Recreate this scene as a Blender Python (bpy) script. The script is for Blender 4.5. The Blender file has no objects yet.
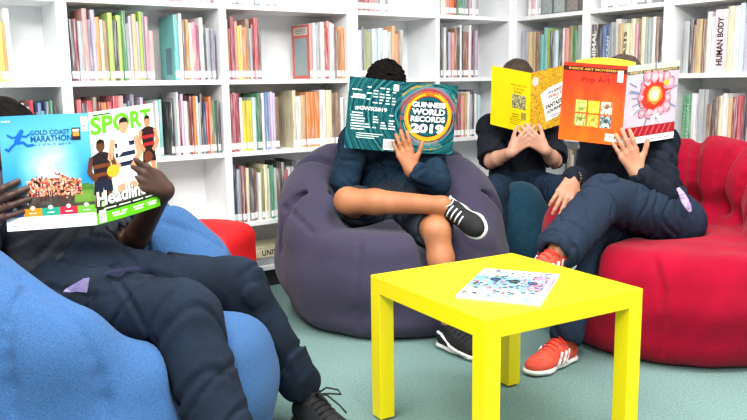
import bpy, math, random
import numpy as np
from mathutils import Matrix, Vector

random.seed(7)
rng = np.random.default_rng(5)
COL = bpy.context.scene.collection
V = lambda *a: np.array(a, float)


def nrm(v):
    v = np.asarray(v, float)
    return v / np.linalg.norm(v)


def lin(c):
    if isinstance(c, str):
        c = [int(c[i:i + 2], 16) / 255 for i in (0, 2, 4)]
    return tuple((x / 12.92 if x <= 0.04045 else ((x + 0.055) / 1.055) ** 2.4) for x in c)


# ------------------------------------------------------------------ materials
def mat(name, col, rough=0.7, col2=None, nscale=8.0, bump=0.0, bscale=200.0, sheen=0.0, spec=0.4, bump2=0.0, b2scale=12.0):
    m = bpy.data.materials.new(name)
    m.use_nodes = True
    nt = m.node_tree
    b = nt.nodes['Principled BSDF']
    b.inputs['Roughness'].default_value = rough
    b.inputs['Specular IOR Level'].default_value = spec
    if sheen:
        b.inputs['Sheen Weight'].default_value = sheen
        b.inputs['Sheen Roughness'].default_value = 0.5
    tc = nt.nodes.new('ShaderNodeTexCoord')
    if col2 is not None:
        n = nt.nodes.new('ShaderNodeTexNoise')
        n.inputs['Scale'].default_value = nscale
        n.inputs['Detail'].default_value = 5
        nt.links.new(tc.outputs['Object'], n.inputs['Vector'])
        r = nt.nodes.new('ShaderNodeValToRGB')
        r.color_ramp.elements[0].position = 0.35
        r.color_ramp.elements[1].position = 0.65
        r.color_ramp.elements[0].color = (*lin(col), 1)
        r.color_ramp.elements[1].color = (*lin(col2), 1)
        nt.links.new(n.outputs['Fac'], r.inputs['Fac'])
        nt.links.new(r.outputs['Color'], b.inputs['Base Color'])
    else:
        b.inputs['Base Color'].default_value = (*lin(col), 1)
    last = None
    for st, sc, dist in ((bump2, b2scale, 0.02), (bump, bscale, 0.003)):
        if st:
            n = nt.nodes.new('ShaderNodeTexNoise')
            n.inputs['Scale'].default_value = sc
            n.inputs['Detail'].default_value = 3
            nt.links.new(tc.outputs['Object'], n.inputs['Vector'])
            bm = nt.nodes.new('ShaderNodeBump')
            bm.inputs['Strength'].default_value = st
            bm.inputs['Distance'].default_value = dist
            nt.links.new(n.outputs['Fac'], bm.inputs['Height'])
            if last is not None:
                nt.links.new(last.outputs['Normal'], bm.inputs['Normal'])
            last = bm
    if last is not None:
        nt.links.new(last.outputs['Normal'], b.inputs['Normal'])
    return m


def mat_attr(name, rough=0.35, spec=0.4, ink=1.0):
    m = bpy.data.materials.new(name)
    m.use_nodes = True
    nt = m.node_tree
    b = nt.nodes['Principled BSDF']
    a = nt.nodes.new('ShaderNodeAttribute')
    a.attribute_name = 'Col'
    g = nt.nodes.new('ShaderNodeGamma')              # darkens printed colours to offset overexposure under the lamps
    g.inputs['Gamma'].default_value = ink
    nt.links.new(a.outputs['Color'], g.inputs['Color'])
    nt.links.new(g.outputs['Color'], b.inputs['Base Color'])
    b.inputs['Roughness'].default_value = rough
    b.inputs['Specular IOR Level'].default_value = spec
    return m


def mat_book():
    # cloth and paper book covers: the object's own colour broken up by printed bands along the spine
    m = bpy.data.materials.new('book_cover')
    m.use_nodes = True
    nt = m.node_tree
    b = nt.nodes['Principled BSDF']
    oi = nt.nodes.new('ShaderNodeObjectInfo')
    tc = nt.nodes.new('ShaderNodeTexCoord')
    mp = nt.nodes.new('ShaderNodeMapping')
    mp.inputs['Scale'].default_value = (240, 240, 9)
    ad = nt.nodes.new('ShaderNodeVectorMath')
    ad.operation = 'ADD'
    sc = nt.nodes.new('ShaderNodeVectorMath')
    sc.operation = 'SCALE'
    sc.inputs['Scale'].default_value = 37.0
    cmb = nt.nodes.new('ShaderNodeCombineXYZ')
    for i in range(3):
        nt.links.new(oi.outputs['Random'], cmb.inputs[i])
    nt.links.new(cmb.outputs[0], sc.inputs[0])
    nt.links.new(tc.outputs['Object'], mp.inputs['Vector'])
    nt.links.new(mp.outputs[0], ad.inputs[0])
    nt.links.new(sc.outputs[0], ad.inputs[1])
    n = nt.nodes.new('ShaderNodeTexNoise')
    n.inputs['Scale'].default_value = 1.0
    n.inputs['Detail'].default_value = 1
    nt.links.new(ad.outputs[0], n.inputs['Vector'])
    r = nt.nodes.new('ShaderNodeValToRGB')
    r.color_ramp.elements[0].position = 0.5
    r.color_ramp.elements[1].position = 0.66
    r.color_ramp.elements[0].color = (0, 0, 0, 1)
    r.color_ramp.elements[1].color = (0.5, 0.5, 0.5, 1)
    nt.links.new(n.outputs['Fac'], r.inputs['Fac'])
    inv = nt.nodes.new('ShaderNodeMix')
    inv.data_type = 'RGBA'
    # printed band colour: light print on dark covers, dark print on light covers
    bw = nt.nodes.new('ShaderNodeRGBToBW')
    nt.links.new(oi.outputs['Color'], bw.inputs[0])
    cr = nt.nodes.new('ShaderNodeValToRGB')
    cr.color_ramp.interpolation = 'CONSTANT'
    cr.color_ramp.elements[0].color = (0.75, 0.72, 0.66, 1)
    cr.color_ramp.elements[1].position = 0.42
    cr.color_ramp.elements[1].color = (0.16, 0.14, 0.17, 1)
    nt.links.new(bw.outputs[0], cr.inputs['Fac'])
    nt.links.new(r.outputs['Color'], inv.inputs['Factor'])
    nt.links.new(oi.outputs['Color'], inv.inputs['A'])
    nt.links.new(cr.outputs['Color'], inv.inputs['B'])
    nt.links.new(inv.outputs['Result'], b.inputs['Base Color'])
    b.inputs['Roughness'].default_value = 0.4
    return m


M = dict(
    shelf=mat('white_laminate', 'f4f5f6', 0.45, 'eceff0', 3.0),
    plinth=mat('black_plinth', '23262a', 0.6, '2b2e31', 6.0),
    wall=mat('painted_wall', 'e6e8e8', 0.8, 'dfe2e2', 2.0, bump=0.1, bscale=90),
    carpet=mat('teal_carpet', '66837f', 0.95, '7b9792', 130.0, bump=0.9, bscale=260, spec=0.1),
    yellow=mat('yellow_lacquer', 'f2dc00', 0.38, 'efda04', 4.0),
    foot=mat('table_glide', '55564a', 0.7),
    page=mat('paper_pages', 'efe9da', 0.8, 'e2dac8', 60.0),
    label=mat('white_sticker', 'f7f7f4', 0.5, 'e9e9e6', 30.0),
    print=mat_attr('printed_cover', 0.4, 0.15, 1.3),
    book=mat_book(),
    red=mat('red_plush', '9c0c2a', 0.95, '900a25', 9.0, bump=0.5, bscale=300, sheen=0.08, bump2=0.25, b2scale=9.0, spec=0.05),
    purple=mat('purple_grey_canvas', '423e52', 0.95, '393548', 260.0, bump=0.6, bscale=330, sheen=0.12, bump2=0.4, b2scale=7.0, spec=0.1),
    blue=mat('blue_weave', '3d6391', 0.95, '325480', 260.0, bump=0.7, bscale=330, sheen=0.05, bump2=0.25, b2scale=8.0, spec=0.1),
    teal=mat('dark_teal_canvas', '1a3c4d', 0.95, '163444', 30.0, bump=0.6, bscale=330, sheen=0.1, bump2=0.3, b2scale=7.0, spec=0.1),
    pouf=mat('bright_red_vinyl', 'cf1518', 0.6, 'c51216', 8.0, bump=0.2, bscale=200),
    skinA=mat('deep_brown_skin', '3b251d', 0.5, '472e25', 14.0),
    skinB=mat('tan_skin', 'a36743', 0.55, 'b27550', 14.0),
    skinC=mat('light_skin', 'bd8a72', 0.55, 'c99a83', 14.0),
    skinD=mat('warm_tan_skin', 'ac755a', 0.55, 'bb866a', 14.0),
    hair=mat('black_hair', '0b0908', 0.9, '15110f', 60.0, bump=0.8, bscale=120, spec=0.08),
    hairC=mat('dark_brown_hair', '33261f', 0.75, '45352b', 60.0, bump=0.8, bscale=120),
    polo=mat('charcoal_polo', '2b2e33', 0.9, '353940', 12.0, bump=0.5, bscale=300, bump2=0.2, b2scale=26.0, spec=0.15),
    navyT=mat('navy_trouser_cloth', '131b26', 0.9, '192433', 10.0, bump=0.4, bscale=300, bump2=0.2, b2scale=26.0, spec=0.15),
    navyS=mat('navy_sweater', '1d3142', 0.9, '16283a', 14.0, bump=0.5, bscale=300, bump2=0.2, b2scale=26.0, spec=0.15),
    shorts=mat('black_navy_shorts', '151c26', 0.85, '1d2632', 14.0, bump=0.4, bscale=300, bump2=0.2, b2scale=26.0),
    blackT=mat('black_tshirt', '14171d', 0.9, '1b1f27', 14.0, bump=0.4, bscale=300, bump2=0.2, b2scale=26.0, spec=0.15),
    jeansC=mat('navy_jeans', '172434', 0.9, '1e3045', 120.0, bump=0.5, bscale=320, bump2=0.2, b2scale=26.0, spec=0.15),
    hoodie=mat('black_navy_jumper', '12161f', 0.92, '1a202b', 14.0, bump=0.5, bscale=300, bump2=0.2, b2scale=26.0, spec=0.12),
    jeansD=mat('dark_blue_denim', '1b2635', 0.9, '232f41', 200.0, bump=0.5, bscale=320, bump2=0.2, b2scale=26.0, spec=0.15),
    lilac=mat('lilac_shirt_cloth', 'b9a8d2', 0.85, 'a695c4', 18.0, bump2=0.4, b2scale=20.0),
    shoeblk=mat('black_canvas_shoe', '0d0e10', 0.75, '151619', 30.0, bump=0.4, bscale=260),
    rubber=mat('white_rubber', 'e9e8e2', 0.55, 'dcdbd4', 20.0),
    rubberblk=mat('black_rubber', '121214', 0.6, '1a1a1d', 20.0),
    lace=mat('black_lace', '0c0c0e', 0.8, '19191c', 80.0),
    lacew=mat('white_lace', 'f0f0ee', 0.7, 'dededb', 80.0),
    coral=mat('coral_suede', 'd84632', 0.8, 'e05a45', 40.0, bump=0.4, bscale=260),
    coralace=mat('orange_red_lace', 'f03b26', 0.7, 'e0301d', 80.0),
    stripe=mat('white_leather', 'f5f3ef', 0.5, 'eae8e3', 40.0),
    bead=mat('brown_bead', '6b4a34', 0.4, 'a98a66', 60.0),
    eyew=mat_attr('eye', 0.15),
    lips=mat('lips', '7c4a42', 0.5, '88544b', 40.0),
)
M['printm'] = mat_attr('printed_magazine', 0.4, 0.15, 1.25)


# ------------------------------------------------------------------ object helpers
def tag(o, label=None, cat=None, group=None, kind=None):
    if label: o['label'] = label
    if cat: o['category'] = cat
    if group: o['group'] = group
    if kind: o['kind'] = kind
    return o


def empty(name, loc):
    o = bpy.data.objects.new(name, None)
    o.empty_display_size = 0.05
    COL.objects.link(o)
    o.location = loc
    return o


def base_of(o):
    p = V(0, 0, 0)
    while o is not None:
        p = p + V(*o.location)
        o = o.parent
    return p


def mkmesh(name, verts, faces, material, parent=None, loc=None, smooth=False, cols=None):
    """verts in world coordinates; the object's origin goes to loc (or the parent's base)"""
    base = base_of(parent) if parent is not None else (V(*loc) if loc is not None else V(0, 0, 0))
    me = bpy.data.meshes.new(name)
    v = np.asarray(verts, float) - base
    if isinstance(faces, np.ndarray):
        nf = len(faces)
        me.vertices.add(len(v))
        me.vertices.foreach_set('co', v.astype(np.float32).ravel())
        me.loops.add(nf * 4)
        me.loops.foreach_set('vertex_index', faces.astype(np.int32).ravel())
        me.polygons.add(nf)
        me.polygons.foreach_set('loop_start', np.arange(0, nf * 4, 4, dtype=np.int32))
        me.update(calc_edges=True)
        me.validate()
    else:
        me.from_pydata([tuple(x) for x in v], [], [tuple(f) for f in faces])
        me.update()
    if smooth:
        me.polygons.foreach_set('use_smooth', [True] * len(me.polygons))
    if cols is not None:
        at = me.attributes.new('Col', 'FLOAT_COLOR', 'FACE')
        c = np.ones((len(cols), 4), np.float32)
        c[:, :3] = cols
        at.data.foreach_set('color', c.ravel())
    me.materials.append(material)
    o = bpy.data.objects.new(name, me)
    COL.objects.link(o)
    if parent is not None:
        o.parent = parent
    elif loc is not None:
        o.location = loc
    return o


class MB:
    """collects simple solids into one mesh"""
    def __init__(self):
        self.v = []
        self.f = []

    def hexa(self, p):  # 8 corners: bottom 4 ccw, top 4
        n = len(self.v)
        self.v += [np.asarray(q, float) for q in p]
        for f in ((3, 2, 1, 0), (4, 5, 6, 7), (0, 1, 5, 4), (1, 2, 6, 5), (2, 3, 7, 6), (3, 0, 4, 7)):
            self.f.append(tuple(n + i for i in f))
        return self

    def obox(self, c, X, Y, Z):  # centre and half vectors
        c, X, Y, Z = map(lambda q: np.asarray(q, float), (c, X, Y, Z))
        return self.hexa([c - X - Y - Z, c + X - Y - Z, c + X + Y - Z, c - X + Y - Z,
                          c - X - Y + Z, c + X - Y + Z, c + X + Y + Z, c - X + Y + Z])

    def quad(self, a, b, c, d):
        n = len(self.v)
        self.v += [np.asarray(q, float) for q in (a, b, c, d)]
        self.f.append((n, n + 1, n + 2, n + 3))
        return self

    def tube(self, pts, r, seg=8):
        pts = [np.asarray(p, float) for p in pts]
        rings = []
        prev = None
        for i, p in enumerate(pts):
            t = nrm(pts[min(i + 1, len(pts) - 1)] - pts[max(i - 1, 0)])
            if prev is None:
                a = V(0, 0, 1) if abs(t[2]) < 0.9 else V(1, 0, 0)
                u = nrm(np.cross(t, a))
            else:
                u = nrm(prev - t * (prev @ t))
            prev = u
            w = np.cross(t, u)
            n0 = len(self.v)
            rr = r[i] if isinstance(r, (list, tuple)) else r
            for k in range(seg):
                an = 2 * math.pi * k / seg
                self.v.append(p + rr * (u * math.cos(an) + w * math.sin(an)))
            rings.append(n0)
        for a, b in zip(rings, rings[1:]):
            for k in range(seg):
                k2 = (k + 1) % seg
                self.f.append((a + k, a + k2, b + k2, b + k))
        self.f.append(tuple(rings[0] + k for k in range(seg))[::-1])
        self.f.append(tuple(rings[-1] + k for k in range(seg)))
        return self

    def build(self, name, material, parent=None, loc=None, smooth=False, bevel=0.0):
        o = mkmesh(name, self.v, self.f, material, parent, loc, smooth)
        if bevel:
            m = o.modifiers.new('bevel', 'BEVEL')
            m.width = bevel
            m.segments = 2
            m.limit_method = 'ANGLE'
        return o


# ------------------------------------------------------------------ implicit surfaces -> mesh
def rc(a, b, ra, rb=None, sq=None):
    """tapered capsule; sq=(axis, factor) flattens it along axis"""
    a, b = np.asarray(a, float), np.asarray(b, float)
    rb = ra if rb is None else rb
    R = max(ra, rb)
    lo, hi = np.minimum(a, b) - R, np.maximum(a, b) + R
    ab = b - a
    L2 = max(ab @ ab, 1e-9)
    if sq is not None:
        n = nrm(sq[0])
        g = 1 / sq[1] - 1

    def f(X, Y, Z):
        x, y, z = X - a[0], Y - a[1], Z - a[2]
        t = np.clip((x * ab[0] + y * ab[1] + z * ab[2]) / L2, 0, 1)
        x, y, z = x - t * ab[0], y - t * ab[1], z - t * ab[2]
        if sq is not None:
            q = (x * n[0] + y * n[1] + z * n[2]) * g
            x, y, z = x + q * n[0], y + q * n[1], z + q * n[2]
        d = np.sqrt(x * x + y * y + z * z) - (ra + (rb - ra) * t)
        return d * (sq[1] if sq is not None and sq[1] < 1 else 1) if sq is not None else d
    return f, lo, hi


def el(c, r, ax=None):
    c, r = np.asarray(c, float), np.asarray(r, float)
    A = np.eye(3) if ax is None else np.array([nrm(q) for q in ax])
    ext = np.sqrt(((A * r[:, None]) ** 2).sum(0))

    def f(X, Y, Z):
        x, y, z = X - c[0], Y - c[1], Z - c[2]
        p = [(A[i, 0] * x + A[i, 1] * y + A[i, 2] * z) for i in range(3)]
        k0 = np.sqrt(sum((p[i] / r[i]) ** 2 for i in range(3)))
        k1 = np.sqrt(sum((p[i] / r[i] ** 2) ** 2 for i in range(3))) + 1e-9
        return k0 * (k0 - 1) / k1
    return f, c - ext, c + ext


def rbox(c, hs, rd, ax=None):
    c, hs = np.asarray(c, float), np.asarray(hs, float)
    A = np.eye(3) if ax is None else np.array([nrm(q) for q in ax])
    ext = np.abs(A * hs[:, None]).sum(0)

    def f(X, Y, Z):
        x, y, z = X - c[0], Y - c[1], Z - c[2]
        q = [np.abs(A[i, 0] * x + A[i, 1] * y + A[i, 2] * z) - (hs[i] - rd) for i in range(3)]
        o = np.sqrt(sum(np.maximum(t, 0) ** 2 for t in q))
        return o + np.minimum(np.maximum(np.maximum(q[0], q[1]), q[2]), 0) - rd
    return f, c - ext, c + ext


def U(p, k=0.01): return ('u', p, k)
def D(p, k=0.01): return ('s', p, k)


def smin(a, b, k):
    h = np.maximum(k - np.abs(a - b), 0) / k
    return np.minimum(a, b) - h * h * k * 0.25


_EDGES = [((0, 0, 0), (1, 0, 0)), ((0, 1, 0), (1, 1, 0)), ((0, 0, 1), (1, 0, 1)), ((0, 1, 1), (1, 1, 1)),
          ((0, 0, 0), (0, 1, 0)), ((1, 0, 0), (1, 1, 0)), ((0, 0, 1), (0, 1, 1)), ((1, 0, 1), (1, 1, 1)),
          ((0, 0, 0), (0, 0, 1)), ((1, 0, 0), (1, 0, 1)), ((0, 1, 0), (0, 1, 1)), ((1, 1, 0), (1, 1, 1))]


def sdf(ops, h, disp=None, zmin=None):
    lo = np.min([p[1] for k, p, _ in ops if k == 'u'], axis=0) - 4 * h - 0.01
    hi = np.max([p[2] for k, p, _ in ops if k == 'u'], axis=0) + 4 * h + 0.01
    n = np.ceil((hi - lo) / h).astype(int) + 1
    ax = [(lo[i] + h * np.arange(n[i])).astype(np.float32) for i in range(3)]
    F = np.full(n, 1.0, np.float32)
    for kind, (fn, a, b), k in ops:
        pad = k + 3 * h
        i0 = np.clip(np.floor((a - pad - lo) / h).astype(int), 0, n)
        i1 = np.clip(np.ceil((b + pad - lo) / h).astype(int) + 1, 0, n)
        if np.any(i1 <= i0):
            continue
        sl = tuple(slice(i0[i], i1[i]) for i in range(3))
        X = ax[0][sl[0]][:, None, None]
        Y = ax[1][sl[1]][None, :, None]
        Z = ax[2][sl[2]][None, None, :]
        d = fn(X, Y, Z).astype(np.float32)
        if kind == 'u':
            F[sl] = smin(F[sl], d, k)
        else:
            F[sl] = -smin(-F[sl], d, k)
    if disp is not None:
        ii = np.nonzero(np.abs(F) < 0.05)
        F[ii] += disp(ax[0][ii[0]], ax[1][ii[1]], ax[2][ii[2]]).astype(np.float32)
    if zmin is not None:
        F = np.maximum(F, (zmin - ax[2])[None, None, :])
    s = F < 0
    c = np.zeros(n - 1, np.int8)
    for dx in (0, 1):
        for dy in (0, 1):
            for dz in (0, 1):
                c += s[dx:n[0] - 1 + dx, dy:n[1] - 1 + dy, dz:n[2] - 1 + dz]
    I = np.argwhere((c > 0) & (c < 8))
    idx = np.full(n - 1, -1, np.int32)
    idx[I[:, 0], I[:, 1], I[:, 2]] = np.arange(len(I))
    acc = np.zeros((len(I), 3))
    cnt = np.zeros(len(I))
    for e0, e1 in _EDGES:
        fa = F[I[:, 0] + e0[0], I[:, 1] + e0[1], I[:, 2] + e0[2]]
        fb = F[I[:, 0] + e1[0], I[:, 1] + e1[1], I[:, 2] + e1[2]]
        m = (fa < 0) != (fb < 0)
        t = np.where(m, fa / np.where(m, fa - fb, 1), 0)
        p = np.array(e0) + t[:, None] * (np.array(e1) - np.array(e0))
        acc += p * m[:, None]
        cnt += m
    verts = lo + h * (I + acc / cnt[:, None])
    quads = []
    for a in range(3):
        b, d = (a + 1) % 3, (a + 2) % 3
        s0 = [slice(None)] * 3
        s1 = [slice(None)] * 3
        s0[a] = slice(0, n[a] - 1)
        s1[a] = slice(1, n[a])
        A, B = s[tuple(s0)], s[tuple(s1)]
        E = np.argwhere(A != B)
        E = E[(E[:, b] > 0) & (E[:, d] > 0) & (E[:, b] < n[b] - 1) & (E[:, d] < n[d] - 1)]
        if not len(E): continue
        flip = ~A[E[:, 0], E[:, 1], E[:, 2]]
        ob = np.zeros(3, int); ob[b] = 1
        od = np.zeros(3, int); od[d] = 1
        g = lambda q: idx[q[:, 0], q[:, 1], q[:, 2]]
        q = np.stack([g(E - ob - od), g(E - od), g(E), g(E - ob)], 1)
        q[flip] = q[flip][:, ::-1]
        quads.append(q)
    q = np.concatenate(quads)
    q = q[(q >= 0).all(1)]
    return verts, q


def sdf_obj(name, ops, h, material, parent=None, loc=None, disp=None, zmin=None):
    v, q = sdf(ops, h, disp, zmin)
    return mkmesh(name, v, q, material, parent, loc, smooth=True)


def folds(amp, wl, seed, n=5):
    r = np.random.default_rng(seed)
    dirs = [nrm(r.normal(size=3)) * 2 * math.pi / (wl * r.uniform(0.7, 1.5)) for _ in range(n)]
    ph = r.uniform(0, 6.28, n)

    def f(x, y, z):
        t = 0
        for d, p in zip(dirs, ph):
            w = 0.8 * np.sin(x * d[1] * 0.4 + y * d[2] * 0.4 + z * d[0] * 0.4 + p)
            t = t + np.sin(x * d[0] + y * d[1] + z * d[2] + p + w)
        return amp * t / n * 1.8
    return f


def cloth(amp, wl, seed, n=5):
    """pulled creases: narrow valleys that fade in and out over gently rolling cloth"""
    r = np.random.default_rng(seed)
    ks = [nrm(r.normal(size=3)) * 2 * math.pi / (wl * r.uniform(0.8, 1.6)) for _ in range(n)]
    ms = [nrm(r.normal(size=3)) * 2 * math.pi / (wl * r.uniform(1.8, 3.0)) for _ in range(n)]
    ph = r.uniform(0, 6.28, (n, 2))

    def f(x, y, z):
        t = 0
        for k, m, p in zip(ks, ms, ph):
            w = 0.9 * np.sin((x * k[1] + y * k[2] + z * k[0]) * 0.45 + p[1])
            sn = np.sin((x * k[0] + y * k[1] + z * k[2]) * 0.5 + p[0] + w)
            g = np.clip(0.5 + 0.9 * np.sin(x * m[0] + y * m[1] + z * m[2] + p[1]), 0, 1)
            t = t + g * (np.exp(-(sn / 0.20) ** 2) - 0.30 * np.exp(-((np.abs(sn) - 0.45) / 0.22) ** 2))
        return amp * t
    return f


# ------------------------------------------------------------------ printed art
class Art:
    """printed design on a flat or gently bowed panel: O bottom-left, U width vector, W height vector, N outward"""
    def __init__(self, O, Uv, W, N, bow=0.0):
        self.O, self.U, self.W, self.N, self.bow = map(lambda q: np.asarray(q, float), (O, Uv, W, N, bow))
        self.v, self.f, self.c = [], [], []
        self.asp = np.linalg.norm(W) / np.linalg.norm(Uv)

    def at(self, u, v, layer=0):
        return self.O + self.U * u + self.W * v + self.N * (self.bow * math.sin(math.pi * min(max(u, 0), 1)) + 0.0006 + 0.0003 * layer)

    def poly(self, pts, col, layer=1):
        n = len(self.v)
        self.v += [self.at(u, v, layer) for u, v in pts]
        self.f.append(tuple(range(n, n + len(pts))))
        self.c.append(lin(col))

    def rect(self, u0, v0, u1, v1, col, layer=1, n=6):
        for i in range(n):
            a, b = u0 + (u1 - u0) * i / n, u0 + (u1 - u0) * (i + 1) / n
            self.poly([(a, v0), (b, v0), (b, v1), (a, v1)], col, layer)

    def disc(self, u, v, r, col, layer=1, n=18, sy=1.0):
        self.poly([(u + r * math.cos(2 * math.pi * k / n), v + sy * r / self.asp * math.sin(2 * math.pi * k / n)) for k in range(n)], col, layer)

    def ring(self, u, v, r0, r1, col, layer=1, n=40, a0=0.0, a1=6.2832):
        for k in range(n):
            t0, t1 = a0 + (a1 - a0) * k / n, a0 + (a1 - a0) * (k + 1) / n
            q = lambda r, t: (min(max(u + r * math.cos(t), 0), 1), min(max(v + r / self.asp * math.sin(t), 0), 1))
            self.poly([q(r0, t0), q(r1, t0), q(r1, t1), q(r0, t1)], col, layer)

    def stroke(self, pts, w, col, layer=1):
        pts = [np.array(p, float) for p in pts]
        for a, b in zip(pts, pts[1:]):
            d = np.array([b[0] - a[0], (b[1] - a[1]) * self.asp])
            L = np.linalg.norm(d)
            if L < 1e-6: continue
            nn = np.array([-d[1], d[0] / 1.0]) / L * w / 2
            nn = np.array([nn[0], nn[1] / self.asp])
            e = (b - a) / L * w * 0.25
            self.poly([a - e - nn, b + e - nn, b + e + nn, a - e + nn], col, layer)

    def grid(self, fn, nu, nv, layer=0, box=(0, 0, 1, 1)):
        u0, v0, u1, v1 = box
        n0 = len(self.v)
        for j in range(nv + 1):
            for i in range(nu + 1):
                self.v.append(self.at(u0 + (u1 - u0) * i / nu, v0 + (v1 - v0) * j / nv, layer))
        for j in range(nv):
            for i in range(nu):
                a = n0 + j * (nu + 1) + i
                self.f.append((a, a + 1, a + nu + 2, a + nu + 1))
                c = fn(u0 + (u1 - u0) * (i + 0.5) / nu, v0 + (v1 - v0) * (j + 0.5) / nv)
                self.c.append(lin([min(max(t, 0), 1) for t in c]))

    def text(self, s, u, v, w, hgt, col, layer=3, bold=0.0, rot=0.0, align='C'):
        """fit text s into width w and cap height hgt (panel fractions); u,v = centre (or left) of the line"""
        vs, fs = text_mesh(s, bold)
        x0, x1 = vs[:, 0].min(), vs[:, 0].max()
        y0, y1 = vs[:, 1].min(), vs[:, 1].max()
        X = (vs[:, 0] - x0) / (x1 - x0)
        Y = (vs[:, 1] - y0) / (y1 - y0) - 0.5
        X = (X - 0.5 if align == 'C' else X) * w
        Y = Y * hgt * self.asp
        c, sn = math.cos(rot), math.sin(rot)
        n = len(self.v)
        for a, b in zip(X, Y):
            self.v.append(self.at(u + a * c - b * sn, v + (a * sn + b * c) / self.asp, layer))
        cc = lin(col)
        for f in fs:
            self.f.append(tuple(n + i for i in f))
            self.c.append(cc)

    def build(self, name, parent, material=None):
        return mkmesh(name, self.v, self.f, material or M['print'], parent, cols=self.c)


_tcache = {}


def text_mesh(s, bold=0.0):
    key = (s, bold)
    if key not in _tcache:
        cu = bpy.data.curves.new('lettering', 'FONT')
        cu.body = s
        cu.size = 1.0
        cu.offset = bold
        cu.resolution_u = 3
        ob = bpy.data.objects.new('lettering', cu)
        COL.objects.link(ob)
        bpy.context.view_layer.update()
        ev = ob.evaluated_get(bpy.context.evaluated_depsgraph_get())
        me = ev.to_mesh()
        vs = np.array([tuple(q.co) for q in me.vertices])
        fs = [tuple(p.vertices) for p in me.polygons]
        ev.to_mesh_clear()
        bpy.data.objects.remove(ob)
        bpy.data.curves.remove(cu)
        _tcache[key] = (vs, fs)
    return _tcache[key]


def mixc(a, b, t):
    return [x + (y - x) * t for x, y in zip(a, b)]


def hx(s): return [int(s[i:i + 2], 16) / 255 for i in (0, 2, 4)]


# ================================================================== CAMERA
PITCH, ROLL, CH = 0.161, -0.014, 1.019
fw = V(0, math.cos(PITCH), -math.sin(PITCH))
up = V(0, math.sin(PITCH), math.cos(PITCH))
rt = V(1, 0, 0)
R_ = rt * math.cos(ROLL) + up * math.sin(ROLL)
U_ = up * math.cos(ROLL) - rt * math.sin(ROLL)
cam = bpy.data.cameras.new('camera')
co = bpy.data.objects.new('camera', cam)
COL.objects.link(co)
co.matrix_world = Matrix(((R_[0], U_[0], -fw[0], 0), (R_[1], U_[1], -fw[1], 0), (R_[2], U_[2], -fw[2], CH), (0, 0, 0, 1)))
cam.lens = 781.5 / 747 * 36
cam.sensor_width = 36
cam.sensor_fit = 'HORIZONTAL'
cam.clip_start = 0.05
bpy.context.scene.camera = co

# ================================================================== ROOM
CN = V(0.855, 4.814, 0)                                   # inner front corner of the two shelf runs
DL = V(-math.cos(0.6), -math.sin(0.6), 0)                  # along the back run, away from the corner
NO = V(math.sin(0.6), -math.cos(0.6), 0)                   # out of the back run = along the right run
EZ = V(0, 0, 1)


def LW(s, o, z): return CN + DL * s - NO * o + EZ * z      # back run: s from corner, o behind the fronts
def RW(t, o, z): return CN + NO * t - DL * o + EZ * z      # right run


mb = MB()
mb.obox((0.2, 1.9, -0.02), (4.2, 0, 0), (0, 4.4, 0), (0, 0, 0.02))
tag(mb.build('floor', M['carpet']), kind='structure')
mb = MB()
mb.hexa([LW(5, .30, 0), LW(-.30, .30, 0), LW(-.30, .36, 0), LW(5, .36, 0), LW(5, .30, 2.7), LW(-.30, .30, 2.7), LW(-.30, .36, 2.7), LW(5, .36, 2.7)])
tag(mb.build('wall_back', M['wall']), kind='structure')
mb = MB()
mb.hexa([RW(-.36, .30, 0), RW(4, .30, 0), RW(4, .36, 0), RW(-.36, .36, 0), RW(-.36, .30, 2.7), RW(4, .30, 2.7), RW(4, .36, 2.7), RW(-.36, .36, 2.7)])
tag(mb.build('wall_right', M['wall']), kind='structure')

# shelf boards: tops
ZT = [0.112, 0.348, 0.698, 1.044, 1.394]
DEP = 0.27


def shelf_unit(P, s0, s1, w0, w1, label):
    """one bookcase bay between s0 and s1 (outer faces); side panels w0, w1 thick"""
    mid = P((s0 + s1) / 2, DEP / 2, 0)
    root = empty('bookcase', mid)
    tag(root, label, 'bookcase', 'white bookcases along the library walls')
    X = (P(1, 0, 0) - P(0, 0, 0))
    Y = (P(0, 1, 0) - P(0, 0, 0))

    def bx(name, a, b, o0, o1, z0, z1, m):
        q = MB()
        q.obox(P((a + b) / 2, (o0 + o1) / 2, (z0 + z1) / 2), X * (b - a) / 2, Y * (o1 - o0) / 2, EZ * (z1 - z0) / 2)
        return q.build(name, m, root, bevel=0.0012)
    top = 1.76
    bx('side_panel', s0, s0 + w0, 0, DEP, 0, top, M['shelf'])
    bx('side_panel', s1 - w1, s1, 0, DEP, 0, top, M['shelf'])
    bx('back_panel', s0 + w0, s1 - w1, DEP - 0.006, DEP + 0.012, 0.06, top, M['shelf'])
    for z in ZT + [top]:
        bx('shelf_board', s0 + w0, s1 - w1, 0.001, DEP - 0.006, z - 0.022, z, M['shelf'])
    bx('plinth', s0 + w0, s1 - w1, 0.03, 0.045, 0.0, ZT[0] - 0.022, M['plinth'])
    return root


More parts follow.
